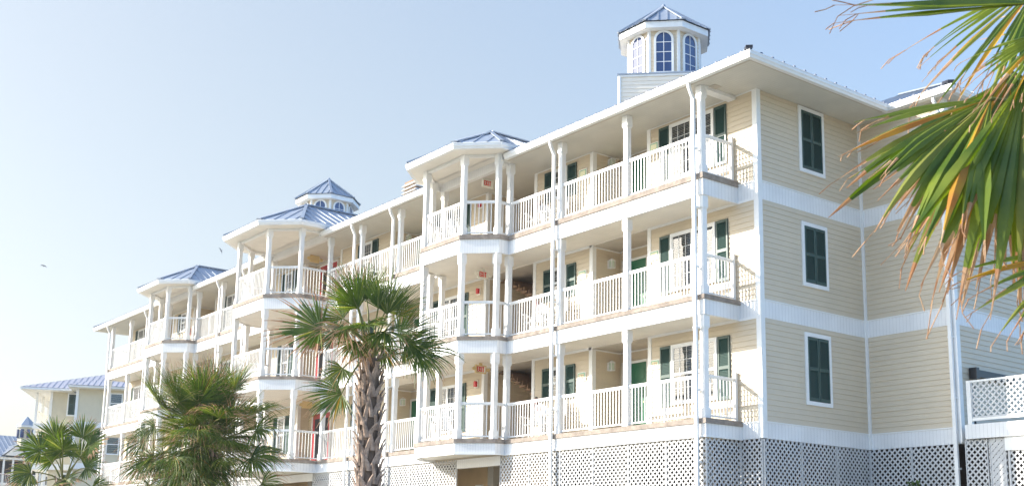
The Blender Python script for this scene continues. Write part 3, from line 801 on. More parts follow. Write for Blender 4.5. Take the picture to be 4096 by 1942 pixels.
for k in range(3):
    x, y, zc = [(-10.5, -.73, 2.765), (-10.5, -.73, 5.745), (-10.2, -.85, 8.60)][k]
    T = lambda lx, ly, z: (x + ly, y + lx, z)
    hs = 'signtan' if k == 0 else 'signwhite'
    t = empty('exit_sign', (x, y, zc), ['tan exit sign with two lamp heads hung from the lowest balcony ceiling', 'white exit sign hung from the middle balcony ceiling of the near bay', 'small exit sign hung under the top balcony ceiling of the near bay'][k], 'sign', 'exit signs in the near bay')
    m = MB(); m.box(-.20, .20, -.03, .03, zc - .125, zc + .13, hs, T); m.box(-.05, .05, -.02, .02, zc + .13, CZ[k] + .04, hs, T)
    m.box(-.16, .16, .03, .034, zc - .09, zc + .09, 'signwhite', T); m.build('housing', t)
    m = MB(); letters(m, 'EXIT', T, -.145, zc - .065, .13, 'redletter', w=.046, y=.038); m.build('lettering', t)
    if k < 2:
        for s in (-1, 1):
            m = MB(); m.tube([T(s * .27, -.02, zc), T(s * .27, .05, zc)], [.045, .06], 'signtan' if k == 0 else 'signwhite', 12); m.beam(T(s * .20, 0, zc), T(s * .25, 0, zc), .02, .02, 'perf'); m.build('lamp_head', t)
    zz = [2.50, 5.52, 8.42][k]
    t = empty('fire_alarm', (-11.68, 0, zz), 'red fire alarm horn on the cream wall under the ' + ['tan', 'white hanging', 'top floor'][k] + ' exit sign', 'alarm', 'fire alarms in the near bay')
    T2 = TF(-11.68, 0)
    m = MB(); m.box(-.09, .09, .012, .035, zz - .12, zz + .12, 'signwhite', T2); m.build('back_plate', t)
    m = MB(); m.box(-.07, .05, .035, .10, zz - .08, zz + .03, 'red', T2); m.tube([T2(.0, .03, zz + .04), T2(.0, .11, zz + .04)], .06, 'red', 12); m.build('horn', t)
    t = empty('emergency_light', (-22.5, -.35, CZ[k] - .15), 'tan two-headed emergency light under the ' + FN[k] + ' ceiling of the wide middle bay', 'light', 'emergency lights in the middle bay')
    T3 = lambda lx, ly, z: (-22.5 + ly, -.35 + lx, z)
    m = MB(); zc = CZ[k] - .15; m.box(-.2, .2, -.04, .04, zc - .12, zc + .15, 'signtan', T3); m.build('housing', t)
    for s in (-1, 1):
        m = MB(); m.tube([T3(s * .28, -.02, zc), T3(s * .28, .06, zc)], [.05, .07], 'signtan', 12); m.build('lamp_head', t)
    # red extinguishers
    for X, nm in ((-8.55, 'the near stairwell'), (mir(-8.55), 'the far stairwell')):
        zz = FL[k] + 1.12
        t = empty('fire_extinguisher', (X, -.08, zz - .2), 'red fire extinguisher on the %s floor wall beside %s' % (FN[k], nm), 'fire extinguisher', 'fire extinguishers along the balconies')
        m = MB(); m.tube([(X, -.09, zz - .2), (X, -.09, zz + .14), (X, -.09, zz + .2)], [.06, .06, .025], 'red', 12); m.build('cylinder', t)
        m = MB(); m.box(X - .03, X + .05, -.11, -.07, zz + .2, zz + .25, 'black'); m.tube([(X + .04, -.09, zz + .22), (X + .09, -.09, zz + .1), (X + .075, -.09, zz - .1)], .012, 'black', 6); m.build('hose', t)
    for (X, num) in ((-6.56, '172'), (-3.60, '171')):
        zz = FL[k] + 1.76 - (.02 if k else 0)
        side = 'right of the small window' if X < -5 else 'left of the wide double window'
        t = empty('number_plaque', (X, -.02, zz), 'green framed number plaque %s, %s floor' % (side, FN[k]), 'plaque', 'room number plaques')
        T4 = TF(X, 0)
        m = MB(); m.box(-.17, .17, .014, .04, zz - .13, zz + .13, 'signwhite', T4); m.box(-.14, .14, .04, .047, zz - .10, zz + .10, 'plaqueg', T4); m.build('frame', t)
        m = MB(); m.box(-.115, .115, .047, .051, zz - .075, zz + .075, 'plaquec', T4); m.build('face', t)
        if k == 0:
            m = MB(); letters(m, num, T4, -.085, zz - .045, .09, 'digit', w=.045, y=.053, th=.003); m.build('digits', t)
    for (X, s, nm) in ((-6.15, 1, 'near'), (-17.20, 1, 'second'), (mir(-17.20), -1, 'third'), (mir(-6.15), -1, 'farthest')):
        zz = FL[k] + 2.06; y = .62
        T5 = lambda lx, ly, z: (X + s * ly, y + lx, z)
        t = empty('wall_lamp', (X + s * .02, y, zz), 'white lantern lamp on the side wall of the %s green door recess, %s floor' % (nm, FN[k]), 'lamp', 'lantern lamps beside the green doors')
        m = MB(); m.box(-.07, .07, .014, .04, zz - .12, zz + .12, 'white', T5); m.beam(T5(0, .04, zz + .02), T5(0, .13, zz + .14), .02, .02, 'white')
        m.box(-.075, .075, .06, .21, zz + .10, zz + .12, 'white', T5); m.box(-.07, .07, .065, .205, zz - .12, zz - .10, 'white', T5)
        m.poly([T5(-.075, .06, zz + .12), T5(.075, .06, zz + .12), T5(0, .135, zz + .19)], 'white'); m.poly([T5(-.075, .21, zz + .12), T5(.075, .21, zz + .12), T5(0, .135, zz + .19)], 'white')
        m.poly([T5(-.075, .06, zz + .12), T5(-.075, .21, zz + .12), T5(0, .135, zz + .19)], 'white'); m.poly([T5(.075, .06, zz + .12), T5(.075, .21, zz + .12), T5(0, .135, zz + .19)], 'white')
        for (a, b) in ((-.065, .07), (.065, .07), (-.065, .20), (.065, .20)): m.beam(T5(a, b, zz - .1), T5(a, b, zz + .1), .012, .012, 'white')
        m.build('bracket', t)
        m = MB(); m.box(-.05, .05, .085, .185, zz - .095, zz + .095, 'lampglass', T5); m.build('lamp_glass', t)

# porch chairs
def chair(x, y, k, ang, label):
    t = empty('porch_chair', (x, y, FL[k] + .012), label, 'chair', 'white porch chairs on the balconies')
    ca, sa = cos(ang), sin(ang); z0 = FL[k] + .012
    T = lambda a, b, z: (x + a * ca - b * sa, y + a * sa + b * ca, z0 + z)
    m = MB()
    for i in range(5): m.box(-.24, .24, -.24 + i * .1, -.155 + i * .1, .41, .435, 'white', T)
    m.build('seat', t)
    m = MB()
    for i in range(5):
        a = -.22 + i * .095; m.poly([T(a, .24, .44), T(a + .07, .24, .44), T(a + .07, .36, 1.02 + .05 * (2 - abs(i - 2))), T(a, .36, 1.02 + .05 * (2 - abs(i - 2)))], 'white')
        m.poly([T(a, .255, .44), T(a + .07, .255, .44), T(a + .07, .375, 1.02 + .05 * (2 - abs(i - 2))), T(a, .375, 1.02 + .05 * (2 - abs(i - 2)))], 'white')
    m.beam(T(-.24, .33, .85), T(.24, .33, .85), .03, .06, 'white'); m.build('backrest', t, fix=False)
    for sx in (-1, 1):
        for sy in (-1, 1): m = MB(); m.beam(T(sx * .26, sy * .22, 0), T(sx * .26, sy * .22, .64 if sy < 0 else .62), .04, .05, 'white'); m.build('leg', t)
        m = MB(); m.box(sx * .26 - .045, sx * .26 + .045, -.3, .28, .64, .665, 'white', T); m.build('armrest', t)
for k in range(3):
    chair(-7.95, -.62, k, .5, 'white porch chair behind the railing just right of the near bay, %s floor' % FN[k])
    chair(-7.25, -.50, k, -.4, 'white porch chair standing in front of the narrow window, %s floor' % FN[k])
    if k != 1: chair(-11.0, -1.75, k, .8, 'white porch chair inside the near bay, %s floor' % FN[k])

# ------------------------------------------------------------------ lattice deck at the right
t = empty('raised_deck', (5.5, 5.5, GZ), 'raised white deck with lattice railing against the shaded side wall at the right', 'deck')
m = MB(); m.box(2.86, 9.0, 3.97, 4.03, .08, .42, 'bead'); m.box(2.80, 2.86, 3.97, 8.0, .08, .42, 'bead'); m.build('deck_fascia', t)
m = MB(); m.box(2.86, 9.0, 4.03, 8.0, .30, .40, 'deckfloor'); m.build('deck_floor', t)
for a, b in ((2.88, 2.99), (5.4, 5.5), (8.0, 8.1)): m = MB(); m.box(a, b, 3.975, 4.06, .425, 1.47, 'white'); m.build('railing_post', t)
for z0_, z1_ in ((1.42, 1.468), (.50, .56)): m = MB(); m.box(2.99, 9.0, 3.98, 4.05, z0_, z1_, 'white'); m.build('rail', t)
for a, b in ((3.0, 5.4), (5.5, 8.0)): lattice(a, b, .56, 1.42, TF(0, 4.01), parent=t, frame=.04)
for a, b in ((2.72, 3.30), (3.34, 3.75)): lattice(a, b, GZ + .02, .06, TF(0, 4.08), parent=t, frame=.05, w=(.04 if a < 3 else .085))
for a, b in ((3.80, 5.05), (5.1, 6.3), (6.3, 7.5)): lattice(a, b, GZ + .02, .06 if a > 4 else -.22, TF(0, 4.08), parent=t, frame=.10)
m = MB(); m.box(3.75, 5.1, 4.03, 4.07, -.24, .08, 'white'); m.build('door_header', t)
m = MB(); m.box(2.63, 2.78, 4.62, 6.4, 1.66, 1.84, 'black'); m.box(2.63, 2.83, 4.55, 4.68, 1.60, 1.88, 'black'); m.tube([(2.72, 4.72, 1.6), (2.70, 4.60, 1.3), (2.66, 4.6, .5)], .012, 'black', 6)
tag(m.build('folded_awning'), 'black folded awning case on the side wall behind the lattice deck', 'awning')
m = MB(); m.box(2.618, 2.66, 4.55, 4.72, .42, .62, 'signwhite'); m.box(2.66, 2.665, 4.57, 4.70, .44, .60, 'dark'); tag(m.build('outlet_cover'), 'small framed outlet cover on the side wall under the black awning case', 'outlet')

# ------------------------------------------------------------------ far buildings
F = empty('apartment_building', (-73, 4.4, GZ), 'far cream apartment block with pale blue hipped metal roof left of the long building', 'building')
F.rotation_euler = (0, 0, radians(-25))
m = MB()
siding(m, (-73, 6.6), (-73, 4.4), 2.9, 8.78, 'fsiding', exp=.15); siding(m, (-73, 4.4), (-88, 4.4), 2.9, 8.78, 'fsiding', exp=.3); siding(m, (-88, 4.4), (-88, 16), 2.9, 8.78, 'fsiding', exp=.3)
siding(m, (-71, 16), (-71, 6.5), 2.9, 8.9, 'fsiding', exp=.15); siding(m, (-71, 6.5), (-73, 6.5), 2.9, 8.9, 'fsiding', exp=.3)
m.box(-87.9, -73.2, 4.6, 16, GZ, 2.95, 'fsiding'); m.box(-73.2, -71.15, 6.7, 16, GZ, 2.95, 'fsiding')
m.build('wall', F)
m = MB(); m.box(-73.1, -72.95, 4.33, 4.5, GZ, 8.8, 'white'); m.box(-71.12, -70.95, 6.43, 6.62, GZ, 8.9, 'white')
for zb in (0, 2.95, 6.0): m.box(-71.1, -70.96, 6.6, 16, zb, zb + .42, 'bead'); m.box(-73.1, -72.96, 4.4, 6.5, zb, zb + .42, 'bead')
m.build('wall_trim', F)
m = MB()
fx1, fy0, fz = -71.8, 2.35, 8.95
roof_face(m, [(-90, fy0, fz), (fx1, fy0, fz), (fx1 - 7.5, fy0 + 7.5, fz + 2.7), (-90, fy0 + 7.5, fz + 2.7)], 'roofpale')
roof_face(m, [(fx1, fy0, fz), (fx1, fy0 + 15, fz), (fx1 - 7.5, fy0 + 7.5, fz + 2.7)], 'roofpale')
roof_face(m, [(-78, 5.9, fz + .06), (-69.9, 5.9, fz + .06), (-74.9, 10.9, fz + 1.86), (-78, 10.9, fz + 1.86)], 'roofpale'); roof_face(m, [(-69.9, 5.9, fz + .06), (-69.9, 15.9, fz + .06), (-74.9, 10.9, fz + 1.86)], 'roofpale')
m.build('roof', F)
m = MB(); m.box(-90, fx1, fy0, 4.4, 8.78, 8.93, 'white'); m.box(-73, fx1, 4.4, 6, 8.78, 8.93, 'white'); m.box(-73, -69.95, 5.95, 15.8, 8.86, 8.99, 'white'); m.build('eave', F)
for k in range(3):
    z = FL[k]; m = MB(); m.box(-88, -73.6, 3.15, 4.4, z - .42, z, 'white'); m.build('deck_floor', F)
    for x in (-73.8, -76.5, -79.2): m = MB(); m.box(x - .09, x + .09, 3.2, 3.38, z, CZ[k] + .05, 'white'); m.build('post', F)
    m = MB()
    m.box(-79.2, -73.8, 3.27, 3.31, z + 1.0, z + 1.05, 'white')
    for i in range(40): m.box(-73.8 - i * .13 - .012, -73.8 - i * .13 + .012, 3.28, 3.3, z, z + 1, 'white')
    m.build('railing', F)
    window(TE(6.05, -73), .78, z + .65, z + 2.2, closed=True, parent=F); window(TE(9.3, -71), .95, z + .65, z + 2.2, 1, sh=False, blind=False, parent=F, grid=False)

H = empty('beach_house', (-97, 9, GZ), 'far low house with blue roof, gable dormer and roof lantern at the left edge', 'building')
m = MB(); m.box(-104, -96.5, 0, 14, GZ, 5.3, 'fsiding'); m.build('wall', H)
m = MB()
roof_face(m, [(-94.6, -2, 5.25), (-94.6, 15, 5.25), (-99.5, 15, 7.6), (-99.5, -2, 7.6)]); roof_face(m, [(-104.4, -2, 5.25), (-94.6, -2, 5.25), (-99.5, -2, 7.6)])
roof_face(m, [(-94.6, 15, 5.25), (-104.4, 15, 5.25), (-99.5, 15, 7.6)])
roof_face(m, [(-104.4, 15, 5.25), (-104.4, -2, 5.25), (-99.5, -2, 7.6), (-99.5, 15, 7.6)])
m.build('roof', H)
m = MB()
yc = 7.9
roof_face(m, [(-94.3, yc - 1.15, 5.45), (-98, yc - 1.15, 5.45), (-98, yc, 6.45), (-94.3, yc, 6.45)], pitch=.5); roof_face(m, [(-98, yc + 1.15, 5.45), (-94.3, yc + 1.15, 5.45), (-94.3, yc, 6.45), (-98, yc, 6.45)], pitch=.5)
m.poly([(-94.5, yc - 1.0, 5.4), (-94.5, yc + 1.0, 5.4), (-94.5, yc, 6.35)], 'white'); m.build('gable_dormer', H)
m = MB()
for y in (5.2, 6.95, 7.75, 8.8, 10.2): m.box(-94.9, -94.75, y - .08, y + .08, GZ, 5.3, 'white')
m.box(-94.95, -94.7, 0, 14, 5.05, 5.3, 'white'); m.box(-96.4, -94.7, 0, 14, 2.7, 2.95, 'white'); m.box(-94.85, -94.78, 4, 11, 3.7, 3.78, 'white')
for i in range(50): m.box(-94.83, -94.8, 4 + i * .14 - .015, 4 + i * .14 + .015, 2.95, 3.7, 'white')
m.build('balcony', H)
m = MB(); m.box(-96.48, -96.42, 5, 12, 3.0, 5.0, 'screen'); m.build('window_band', H)
m = MB(); cx, cy = -97.5, 9.35
for r, z0, z1, mt in ((.72, 6.4, 8.3, 'fsiding'), (.95, 8.3, 8.45, 'white')): m.tube([(cx, cy, z0), (cx, cy, z1)], r, mt, 8)
m.tube([(cx, cy, 8.45), (cx, cy, 9.35)], [1.0, .03], 'roof', 8)
for i in range(8):
    q = i * pi / 4; m.box(cx + .7 * cos(q) - .13, cx + .7 * cos(q) + .13, cy + .7 * sin(q) - .13, cy + .7 * sin(q) + .13, 7.3, 8.1, 'cglass')
m.build('roof_lantern', H)

# ------------------------------------------------------------------ palms
def frond(mb, hub, ax, nrm, R, rng, nb=44, spread=250, droop=.5, tipdead=.25, yellow=.05, g='leaf', wmul=1.0, split=.45, curl=0.0, seg=6, vl=.14, ramp=0.0, th=0, tp=.9):
    ax = ax.normalized(); nrm = (nrm - ax * nrm.dot(ax)).normalized(); sd = ax.cross(nrm)
    da = radians(spread) / nb
    for i in range(nb):
        a = (i + .5 - nb / 2) * da + rng.uniform(-.3, .3) * da
        fall = .62 + .38 * cos(a * .62)
        L = R * fall * rng.uniform(1 - vl, 1.06) * (1 + ramp * a / radians(spread / 2))
        d0 = (ax * cos(a) + sd * sin(a)); d0 = (d0 + nrm * (.16 * abs(sin(a)) + rng.uniform(-.05, .05))).normalized()
        dr = droop * rng.uniform(.7, 1.35)
        if rng.random() < .08: dr *= 2.2
        p = hub.copy(); pts = []; d = d0.copy()
        sw = sd * rng.uniform(-.22, .22)
        for s in range(seg + 1):
            t = s / seg; pts.append((p.copy(), d.copy(), t))
            d = (d0 + Vector((0, 0, -1)) * (dr * t ** 1.7) + sw * t * t + nrm * (-curl * t)).normalized()
            p = p + d * (L / seg)
        yl_ = rng.random() < yellow
        base = 'leafy' if yl_ else ('leaf2' if rng.random() < .14 else g)
        dead = tipdead * rng.uniform(.3, 1.7)
        wmax = 2 * L * split * tan(da * .62) * wmul
        rows = []
        fold = rng.choice((1, 1, -1)) * .35
        for (q, dd, t) in pts:
            wv = wmax * (t / split) if t < split else wmax * max(0.02, (1 - (t - split) / (1 - split)) ** tp)
            wv = max(wv, .004)
            sdv = dd.cross(nrm); 
            if sdv.length < 1e-3: sdv = sd
            sdv.normalize(); up = sdv.cross(dd).normalized()
            i0 = len(mb.v)
            mb.v += [tuple(q - sdv * wv / 2), tuple(q + up * wv * fold), tuple(q + sdv * wv / 2)]; rows.append(i0)
        # dry threads that hang from the blade tip
        for h in range(th if rng.random() < .8 else 0):
            q0 = pts[-2][0].lerp(pts[-1][0], rng.uniform(0, 1)); dv = (pts[-1][1] + Vector((rng.uniform(-.5, .5), rng.uniform(-.5, .5), rng.uniform(-.7, .1)))).normalized()
            Lh = L * rng.uniform(.06, .2); cu = Vector((rng.uniform(-.6, .6), rng.uniform(-.6, .6), rng.uniform(-.9, .2)))
            q1 = q0 + dv * Lh * .5; q2 = q1 + (dv + cu).normalized() * Lh * .5
            for (u0, u1) in ((q0, q1), (q1, q2)): mb.beam(u0, u1, .0035, .0035, 'leafdead')
        for s in range(seg):
            mt = 'leafdead' if (s + .5) / seg > 1 - dead else base
            mi = mb.m(mt)
            for j in (0, 1):
                mb.f.append((rows[s] + j, rows[s] + j + 1, rows[s + 1] + j + 1, rows[s + 1] + j)); mb.mi.append(mi)

def palm(name, base, crown, r0, r1, fronds, label, seed, g='leaf', boots=True, lean=(0, 0), group=None, wild=None):
    rng = random.Random(seed); base = Vector(base); crown = Vector(crown)
    t = empty(name, base, label, 'palm tree', group)
    m = MB(); n = 14
    H_ = crown.z - base.z
    path = []
    for i in range(n + 1):
        s = i / n; p = base.lerp(crown, s); p = p + Vector((lean[0], lean[1], 0)) * sin(pi * s)
        path.append(p)
    rad = [r0 + (r1 - r0) * (i / n) for i in range(n + 1)]; rad[-1] *= .75
    m.tube(path, [r * .86 for r in rad], 'bark', 16)
    if boots:
        nb = int(H_ / .036)
        for i in range(nb):
            s = i / nb; 
            if s < .12 and rng.random() < .5: continue
            q = s * n; k = min(int(q), n - 1); c = path[k].lerp(path[k + 1], q - k); r = (rad[k] + (rad[k + 1] - rad[k]) * (q - k)) * .86
            a = i * 2.39996 + rng.uniform(-.1, .1)
            for side in (-1, 1):
                # each old leaf base splits into two straps that lean apart
                L = rng.uniform(.20, .32); wd = rng.uniform(.075, .105); lean_ = side * rng.uniform(.45, 1.0)
                pr = []
                for j in range(5):
                    u = j / 4; ang = a + lean_ * u * .62 + side * .06; rr = r + .006 + .030 * u + .050 * u ** 3
                    z = c.z - .14 + L * u
                    w2 = wd * (1 - .5 * u) / (2 * rr)
                    th = .018
                    pts4 = []
                    for (da_, dr_) in ((-w2, 0), (-w2 * .5, th), (w2 * .5, th), (w2, 0)):
                        pts4.append((c.x + (rr + dr_) * cos(ang + da_), c.y + (rr + dr_) * sin(ang + da_), z))
                    i0 = len(m.v); m.v += pts4; pr.append(i0)
                mi = m.m('boot')
                for j in range(4):
                    for e_ in range(3): m.f.append((pr[j] + e_, pr[j] + e_ + 1, pr[j + 1] + e_ + 1, pr[j + 1] + e_)); m.mi.append(mi)
                    m.f.append((pr[j] + 3, pr[j], pr[j + 1], pr[j + 1] + 3)); m.mi.append(mi)
                m.f.append((pr[4], pr[4] + 1, pr[4] + 2, pr[4] + 3)); m.mi.append(mi)
    m.build('trunk', t)
    for fr in fronds:
        hub = Vector(fr['hub']); ax = Vector(fr['ax']).normalized(); nr = Vector(fr['n'])
        org = crown + Vector((rng.uniform(-.08, .08), rng.uniform(-.08, .08), rng.uniform(-.15, .12))) if 'org' not in fr else Vector(fr['org'])
        fm = MB()
        frond(fm, hub, ax, nr, fr['R'], rng, nb=fr.get('nb', 44), spread=fr.get('sp', 230), droop=fr.get('dr', .5), tipdead=fr.get('td', .2), yellow=fr.get('ye', .04), g=fr.get('g', g), wmul=fr.get('wm', 1.0), curl=fr.get('curl', 0), split=fr.get('split', .45), seg=fr.get('seg', 6), vl=fr.get('vl', .2), ramp=fr.get('ramp', 0), th=fr.get('th', 0), tp=1.4 if fr.get('th', 0) else .9)
        fo = fm.build('frond', t, fix=False)
        mid = org.lerp(hub, .55) + Vector((0, 0, .10 * (hub - org).length))
        pts = [org, org.lerp(mid, .5) + Vector((0, 0, .03)), mid, mid.lerp(hub, .5) + Vector((0, 0, .02)), hub, hub + ax * fr['R'] * .25]
        sm = MB(); sm.tube(pts, [.022, .018, .014, .012, .010, .004], 'stalk', 6); so = sm.build('stalk', fo)
    return t
UPc = RY; TC = -RF
def loc(crown, r, u, c): return Vector(crown) + RX * r + UPc * u + TC * c
def dirv(r, u, c): return RX * r + UPc * u + TC * c

# centre palm -------------------------------------------------------
c1 = Vector((3.944, -13.098, -.10))
def fz(c, x, y, ppm, cx, cy): return ((x - cx) / ppm, -(y - cy) / ppm)
spec = [  # (hub px in a 1.88x crop, depth toward viewer, axis r,u,c, R, spread, droop, tipdead)
 (360, 570, .15, (-1, .08, .25), .80, 200, .30, .35), (590, 400, .0, (-.75, .75, .2), .66, 130, .15, .12), (690, 360, -.3, (-.1, 1, 0), .60, 100, .1, .1), (640, 380, .2, (-.45, 1, .1), .58, 90, .1, .2), (770, 380, .2, (.1, 1, .1), .52, 80, .1, .05),
 (860, 410, .1, (.22, 1, .1), .66, 100, .2, .05), (900, 440, .0, (.7, .8, .1), .5, 100, .6, .05), (960, 590, .1, (1, .42, .2), .60, 180, .35, .05), (1100, 735, .3, (1, -.1, .3), .64, 170, 1.5, .08), (1000, 640, .2, (1, .0, .2), .58, 150, .9, .08),
 (540, 830, .3, (-.35, -.8, .3), .36, 200, .5, .1), (515, 1000, .25, (-.75, -.5, .3), .62, 190, .6, .12), (700, 500, .45, (0, -.2, 1), .52, 220, .9, .1),
 (560, 560, .4, (-.4, -.6, .7), .50, 200, .9, .55), (850, 560, .4, (.3, -.5, .8), .52, 200, .9, .15), (640, 430, -.2, (-.35, .9, -.2), .62, 110, .15, .1),
 (780, 420, -.2, (.3, .9, -.3), .55, 170, .2, .08), (450, 620, -.3, (-.8, -.1, -.4), .6, 190, .5, .3), (930, 650, -.2, (.7, -.5, -.2), .55, 190, .9, .1),
 (620, 650, .2, (-.3, -.9, .3), .42, 180, .8, .5), (790, 640, -.3, (.2, -.9, -.1), .5, 180, .8, .2), (480, 480, -.2, (-.7, .55, -.3), .58, 170, .25, .15),
 (700, 560, .25, (.1, .3, 1), .5, 240, .7, .1)]
fr1 = []
for (x, y, c, ax, R, sp, dr, td) in spec:
    r, u = fz(c1, x, y, 521, 715, 760)
    rj = random.Random(int(x * 7 + y)); r += rj.uniform(-.07, .07); u += rj.uniform(-.07, .07); ax = tuple(q + rj.uniform(-.22, .22) for q in ax)
    a = dirv(*ax); n_ = dirv(-ax[0] * .3, 1, .9) if abs(ax[1]) < .7 else dirv(-ax[0], .2, 1)
    fr1.append(dict(hub=loc(c1, r, u, c), ax=a, n=n_, R=R * 1.12, sp=sp, dr=dr, td=td, nb=40, ye=.02, wm=1.0, vl=.25))
palm('palm_tree', (3.66, -12.80, GZ), c1, .175, .155, fr1, 'tall palm with rough booted trunk in front of the middle of the building', 3)

# left dense palm -----------------------------------------------------
c2 = Vector((-4.267, -12.0, -.80)); rng = random.Random(11); fr2 = []
for i in range(135):
    a = rng.uniform(0, 2 * pi); el = rng.uniform(-1.15, 1.35)
    d = Vector((cos(a) * cos(el), sin(a) * cos(el), sin(el)))
    ln = rng.uniform(.4, 1.28) * (1 if el > -.4 else .85)
    hub = c2 + d * ln + Vector((0, 0, .12)) + RX * -.05
    n_ = Vector((-d.x * sin(el), -d.y * sin(el), abs(cos(el)) + .2)) + Vector((rng.uniform(-.3, .3), rng.uniform(-.3, .3), 0))
    fr2.append(dict(hub=hub, ax=d + Vector((rng.uniform(-.35, .35), rng.uniform(-.35, .35), .1 if el < .6 else .5)), n=n_, R=rng.uniform(.66, 1.0), sp=rng.choice((150, 190, 220)), dr=rng.uniform(1.0, 2.4) if el < .5 else .35, td=.08 if rng.random() < .93 else .4, nb=46, ye=.01, wm=.72, vl=.35, split=.4))
fr2.append(dict(hub=loc(c2, 1.08, .36, .5), ax=dirv(.8, .35, .3), n=dirv(-.3, .8, .5), R=.72, sp=210, dr=1.2, td=.08, nb=40, g='leaf', ye=0))
for (a_, b_) in ((-1.2, .15), (-1.0, .45), (-1.25, -.35), (-1.1, -.75), (-.65, -.6), (-.8, -.2), (-.9, -1.0), (1.15, -.7), (.6, -1.05)):
    fr2.append(dict(hub=loc(c2, a_, b_, .25), ax=dirv(a_ * .8, -.25, .2), n=dirv(-a_ * .4, .8, .5), R=.70, sp=200, dr=1.5, td=.25, nb=44, ye=0, wm=.8, vl=.3))
fr2.append(dict(hub=loc(c2, 1.0, -.15, .5), ax=dirv(.8, -.3, .3), n=dirv(-.3, .8, .5), R=.72, sp=210, dr=1.3, td=.08, nb=40, g='leaf', ye=0))
fr2.append(dict(hub=loc(c2, -1.05, -.2, .2), ax=dirv(-.9, -.2, .2), n=dirv(.3, .8, .5), R=.72, sp=210, dr=1.3, td=.25, nb=40, ye=0))
palm('palm_tree', (-4.2, -11.9, GZ), c2, .24, .21, fr2, 'dense bushy palm with drooping fronds at the lower left of the building', 5)

# small left palm -------------------------------------------------------
c3 = Vector((-9.25, -13.31, -1.36)); fr3 = []
for (x, y, c, ax, R, sp, dr, td) in [
 (545, 870, .2, (.05, .9, .6), .66, 280, .25, .05), (350, 880, .1, (-.8, .45, .3), .62, 230, .45, .12), (720, 850, -.1, (.8, .5, .1), .60, 210, .5, .25),
 (740, 1010, .3, (1, .12, .3), .55, 200, .45, .15), (300, 1050, .3, (-.8, -.15, .4), .60, 220, .8, .15), (500, 1150, .5, (.1, .1, 1), .55, 240, .6, .3),
 (420, 800, -.3, (-.45, .8, -.2), .6, 200, .3, .05), (640, 790, -.3, (.4, .85, -.2), .58, 200, .3, .1), (610, 960, -.4, (.5, .6, -.3), .6, 220, .3, .05), (430, 960, -.2, (-.4, .6, .1), .55, 220, .4, .05), (600, 1100, .4, (.5, -.3, .8), .5, 220, .6, .2), (780, 1170, .2, (.9, -.3, .2), .55, 200, .7, .15), (200, 1200, .1, (-.8, -.4, .2), .5, 200, .8, .4)]:
    r, u = fz(c3, x, y, 356, 520, 1130)
    fr3.append(dict(hub=loc(c3, r, u, c), ax=dirv(*ax), n=dirv(-ax[0] * .4, .9 if ax[1] < .6 else .1, .9), R=R, sp=sp, dr=dr, td=td, nb=52, ye=0, wm=1.1, split=.62, vl=.25))
palm('palm_tree', (-9.2, -13.2, GZ), c3, .16, .14, fr3, 'small open-crowned palm at the lower left corner', 7, boots=True)

# near palm at the right edge ------------------------------------------
P5 = lambda u, v, d: CAM + (RX * ((u - 2048) / 4717.4) + RY * (-(v - 1315.6) / 4717.4) + RF) * d
c4 = P5(4560, 700, 5.6); fr4 = []
fr4.append(dict(hub=P5(3965, 395, 5.5), ax=dirv(-.76, -.58, .12), n=dirv(-.45, .6, .75), R=.86, ramp=-.24, sp=84, dr=.30, td=.14, ye=.15, nb=25, wm=1.35, g='leafnear', split=.62, seg=10, vl=.2, th=1))
fr4.append(dict(hub=P5(4045, 285, 5.65), ax=dirv(-.22, -1, .1), n=dirv(.3, .2, .9), R=1.22, sp=66, dr=.22, td=.22, ye=.10, nb=20, wm=1.3, g='leafnear', split=.6, seg=10, vl=.3, th=1))
fr4.append(dict(hub=P5(4100, 310, 5.35), ax=dirv(.0, -1, .15), n=dirv(.1, .2, 1), R=1.15, sp=80, dr=.22, td=.20, ye=.05, nb=22, wm=1.3, g='leafnear', split=.6, seg=10, vl=.3, th=1))
fr4.append(dict(hub=P5(4060, 300, 5.9), ax=dirv(-.3, -1, -.1), n=dirv(.1, .2, 1), R=1.2, sp=90, dr=.2, td=.26, ye=.03, nb=24, wm=1.2, g='leaf', split=.6, seg=8, vl=.3, th=0))
fr4.append(dict(hub=P5(4200, 10, 5.4), ax=dirv(-1, -.05, .05), n=dirv(-.05, .9, .5), R=1.02, sp=15, dr=.04, td=.16, ye=.03, nb=6, wm=1.7, g='leafnear', split=.55, seg=9, vl=.22, th=2))
fr4.append(dict(hub=P5(4160, -70, 5.8), ax=dirv(-.45, -.9, .1), n=dirv(-.5, .6, .6), R=.88, sp=110, dr=.35, td=.28, ye=.05, nb=30, wm=1.0, g='leafnear', split=.45, seg=9, vl=.35, th=2))
fr4.append(dict(hub=P5(4210, 120, 5.2), ax=dirv(-.35, -.8, .1), n=dirv(-.5, .6, .6), R=.50, sp=140, dr=.5, td=.3, ye=.05, nb=26, wm=.9, g='leafnear', split=.45, seg=8, vl=.35, th=1))
fr4.append(dict(hub=P5(4340, 1010, 5.2), ax=dirv(-.88, -.42, .1), n=dirv(-.1, .7, .7), R=.66, sp=60, dr=.3, td=.16, ye=.05, nb=11, wm=.95, g='leafnear', split=.5, seg=9, vl=.25, th=1))
fr4.append(dict(hub=P5(4500, 200, 6.1), ax=dirv(.6, .8, -.3), n=dirv(-.5, .6, .6), R=.95, sp=200, dr=.5, td=.2, ye=.03, nb=34, g='leafnear'))
fr4.append(dict(hub=P5(4950, 650, 6.0), ax=dirv(1, .2, -.3), n=dirv(-.1, .8, .6), R=.95, sp=200, dr=.6, td=.2, ye=.03, nb=34, g='leafnear'))
palm('palm_tree', (c4.x, c4.y, GZ), c4, .17, .15, fr4, 'near palm hanging green and orange tipped fronds into the right edge', 9)

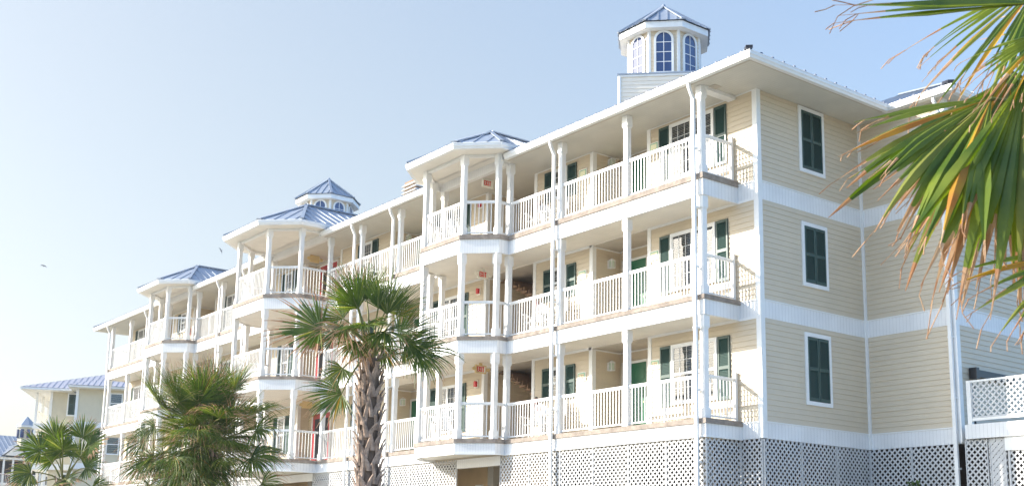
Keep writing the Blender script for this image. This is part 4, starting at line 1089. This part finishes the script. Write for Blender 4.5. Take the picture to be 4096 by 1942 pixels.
# bush in front of the lattice --------------------------------------------
m = MB(); rng = random.Random(4)
bx = Vector((1.75, 3.35, 0))
for i in range(1500):
    a = rng.uniform(0, 2 * pi); z = rng.uniform(GZ + .3, -.95); hw = .75 * (1 - ((z - GZ) / 3.75) ** 2) + .12
    r = hw * sqrt(rng.random()); p = Vector((bx.x + r * cos(a), bx.y + r * sin(a) * .7, z))
    d = Vector((rng.uniform(-1, 1), rng.uniform(-1, 1), rng.uniform(-.2, 1))).normalized(); s = d.cross(Vector((0, 0, 1))).normalized() * .03
    L = .11
    m.poly([p, p + d * L * .5 + s, p + d * L, p + d * L * .5 - s], 'bush')
t = empty('bush', (1.75, 3.35, GZ), 'small green leafy bush against the white lattice in the inner corner', 'bush'); m.build('foliage', t, fix=False)
m = MB()
for i in range(6):
    a = i * 1.05; m.tube([(bx.x, bx.y, GZ), (bx.x + .25 * cos(a), bx.y + .18 * sin(a), GZ + 1.7), (bx.x + .35 * cos(a), bx.y + .25 * sin(a), -1.3)], [.03, .02, .008], 'bark', 6)
m.build('stem', t)

# birds ------------------------------------------------------------------
def bird(p, r, label):
    t = empty('bird', p, label, 'bird'); m = MB(); p = Vector(p); k = .32
    ax = RX * cos(r) + UPc * sin(r)
    m.tube([p - ax * .22 * k, p - ax * .10 * k, p, p + ax * .12 * k, p + ax * .2 * k], [.002, .02, .028, .02, .005], 'bird', 8); m.build('body', t)
    for s in (-1, 1):
        w_ = MB(); q = TC.cross(ax).normalized() * s
        P_ = lambda a, b, c: p + (ax * a + q * b + UPc * c) * k
        w_.poly([P_(.07, 0, 0), P_(-.07, 0, 0), P_(-.12, .3, .08), P_(0, .36, .10)], 'bird'); w_.poly([P_(-.02, .34, .1), P_(-.12, .3, .08), P_(-.22, .58, 0)], 'bird'); w_.build('wing', t, fix=False)
bird((-42.38, -5.30, 11.24), 1.3, 'small dark bird flying alone in the pale sky at far left')
bird((-36.78, 1.77, 12.16), .5, 'small dark bird flying just left of the middle bay roof')

# ------------------------------------------------------------------ haze
hz = MB(); hz.box(-150, 60, -60, 90, GZ - 1.0, 24, 'white'); ho = hz.build('haze'); tag(ho, kind='stuff')
hm = bpy.data.materials.new('sea_haze'); hm.use_nodes = True; ht = hm.node_tree
for n in list(ht.nodes): ht.nodes.remove(n)
oo = ht.nodes.new('ShaderNodeOutputMaterial'); pv = ht.nodes.new('ShaderNodeVolumePrincipled')
pv.inputs['Color'].default_value = (0.93, 0.96, 1.0, 1); pv.inputs['Density'].default_value = 0.0004; pv.inputs['Anisotropy'].default_value = 0.3
ht.links.new(pv.outputs[0], oo.inputs['Volume']); ho.data.materials.clear(); ho.data.materials.append(hm)
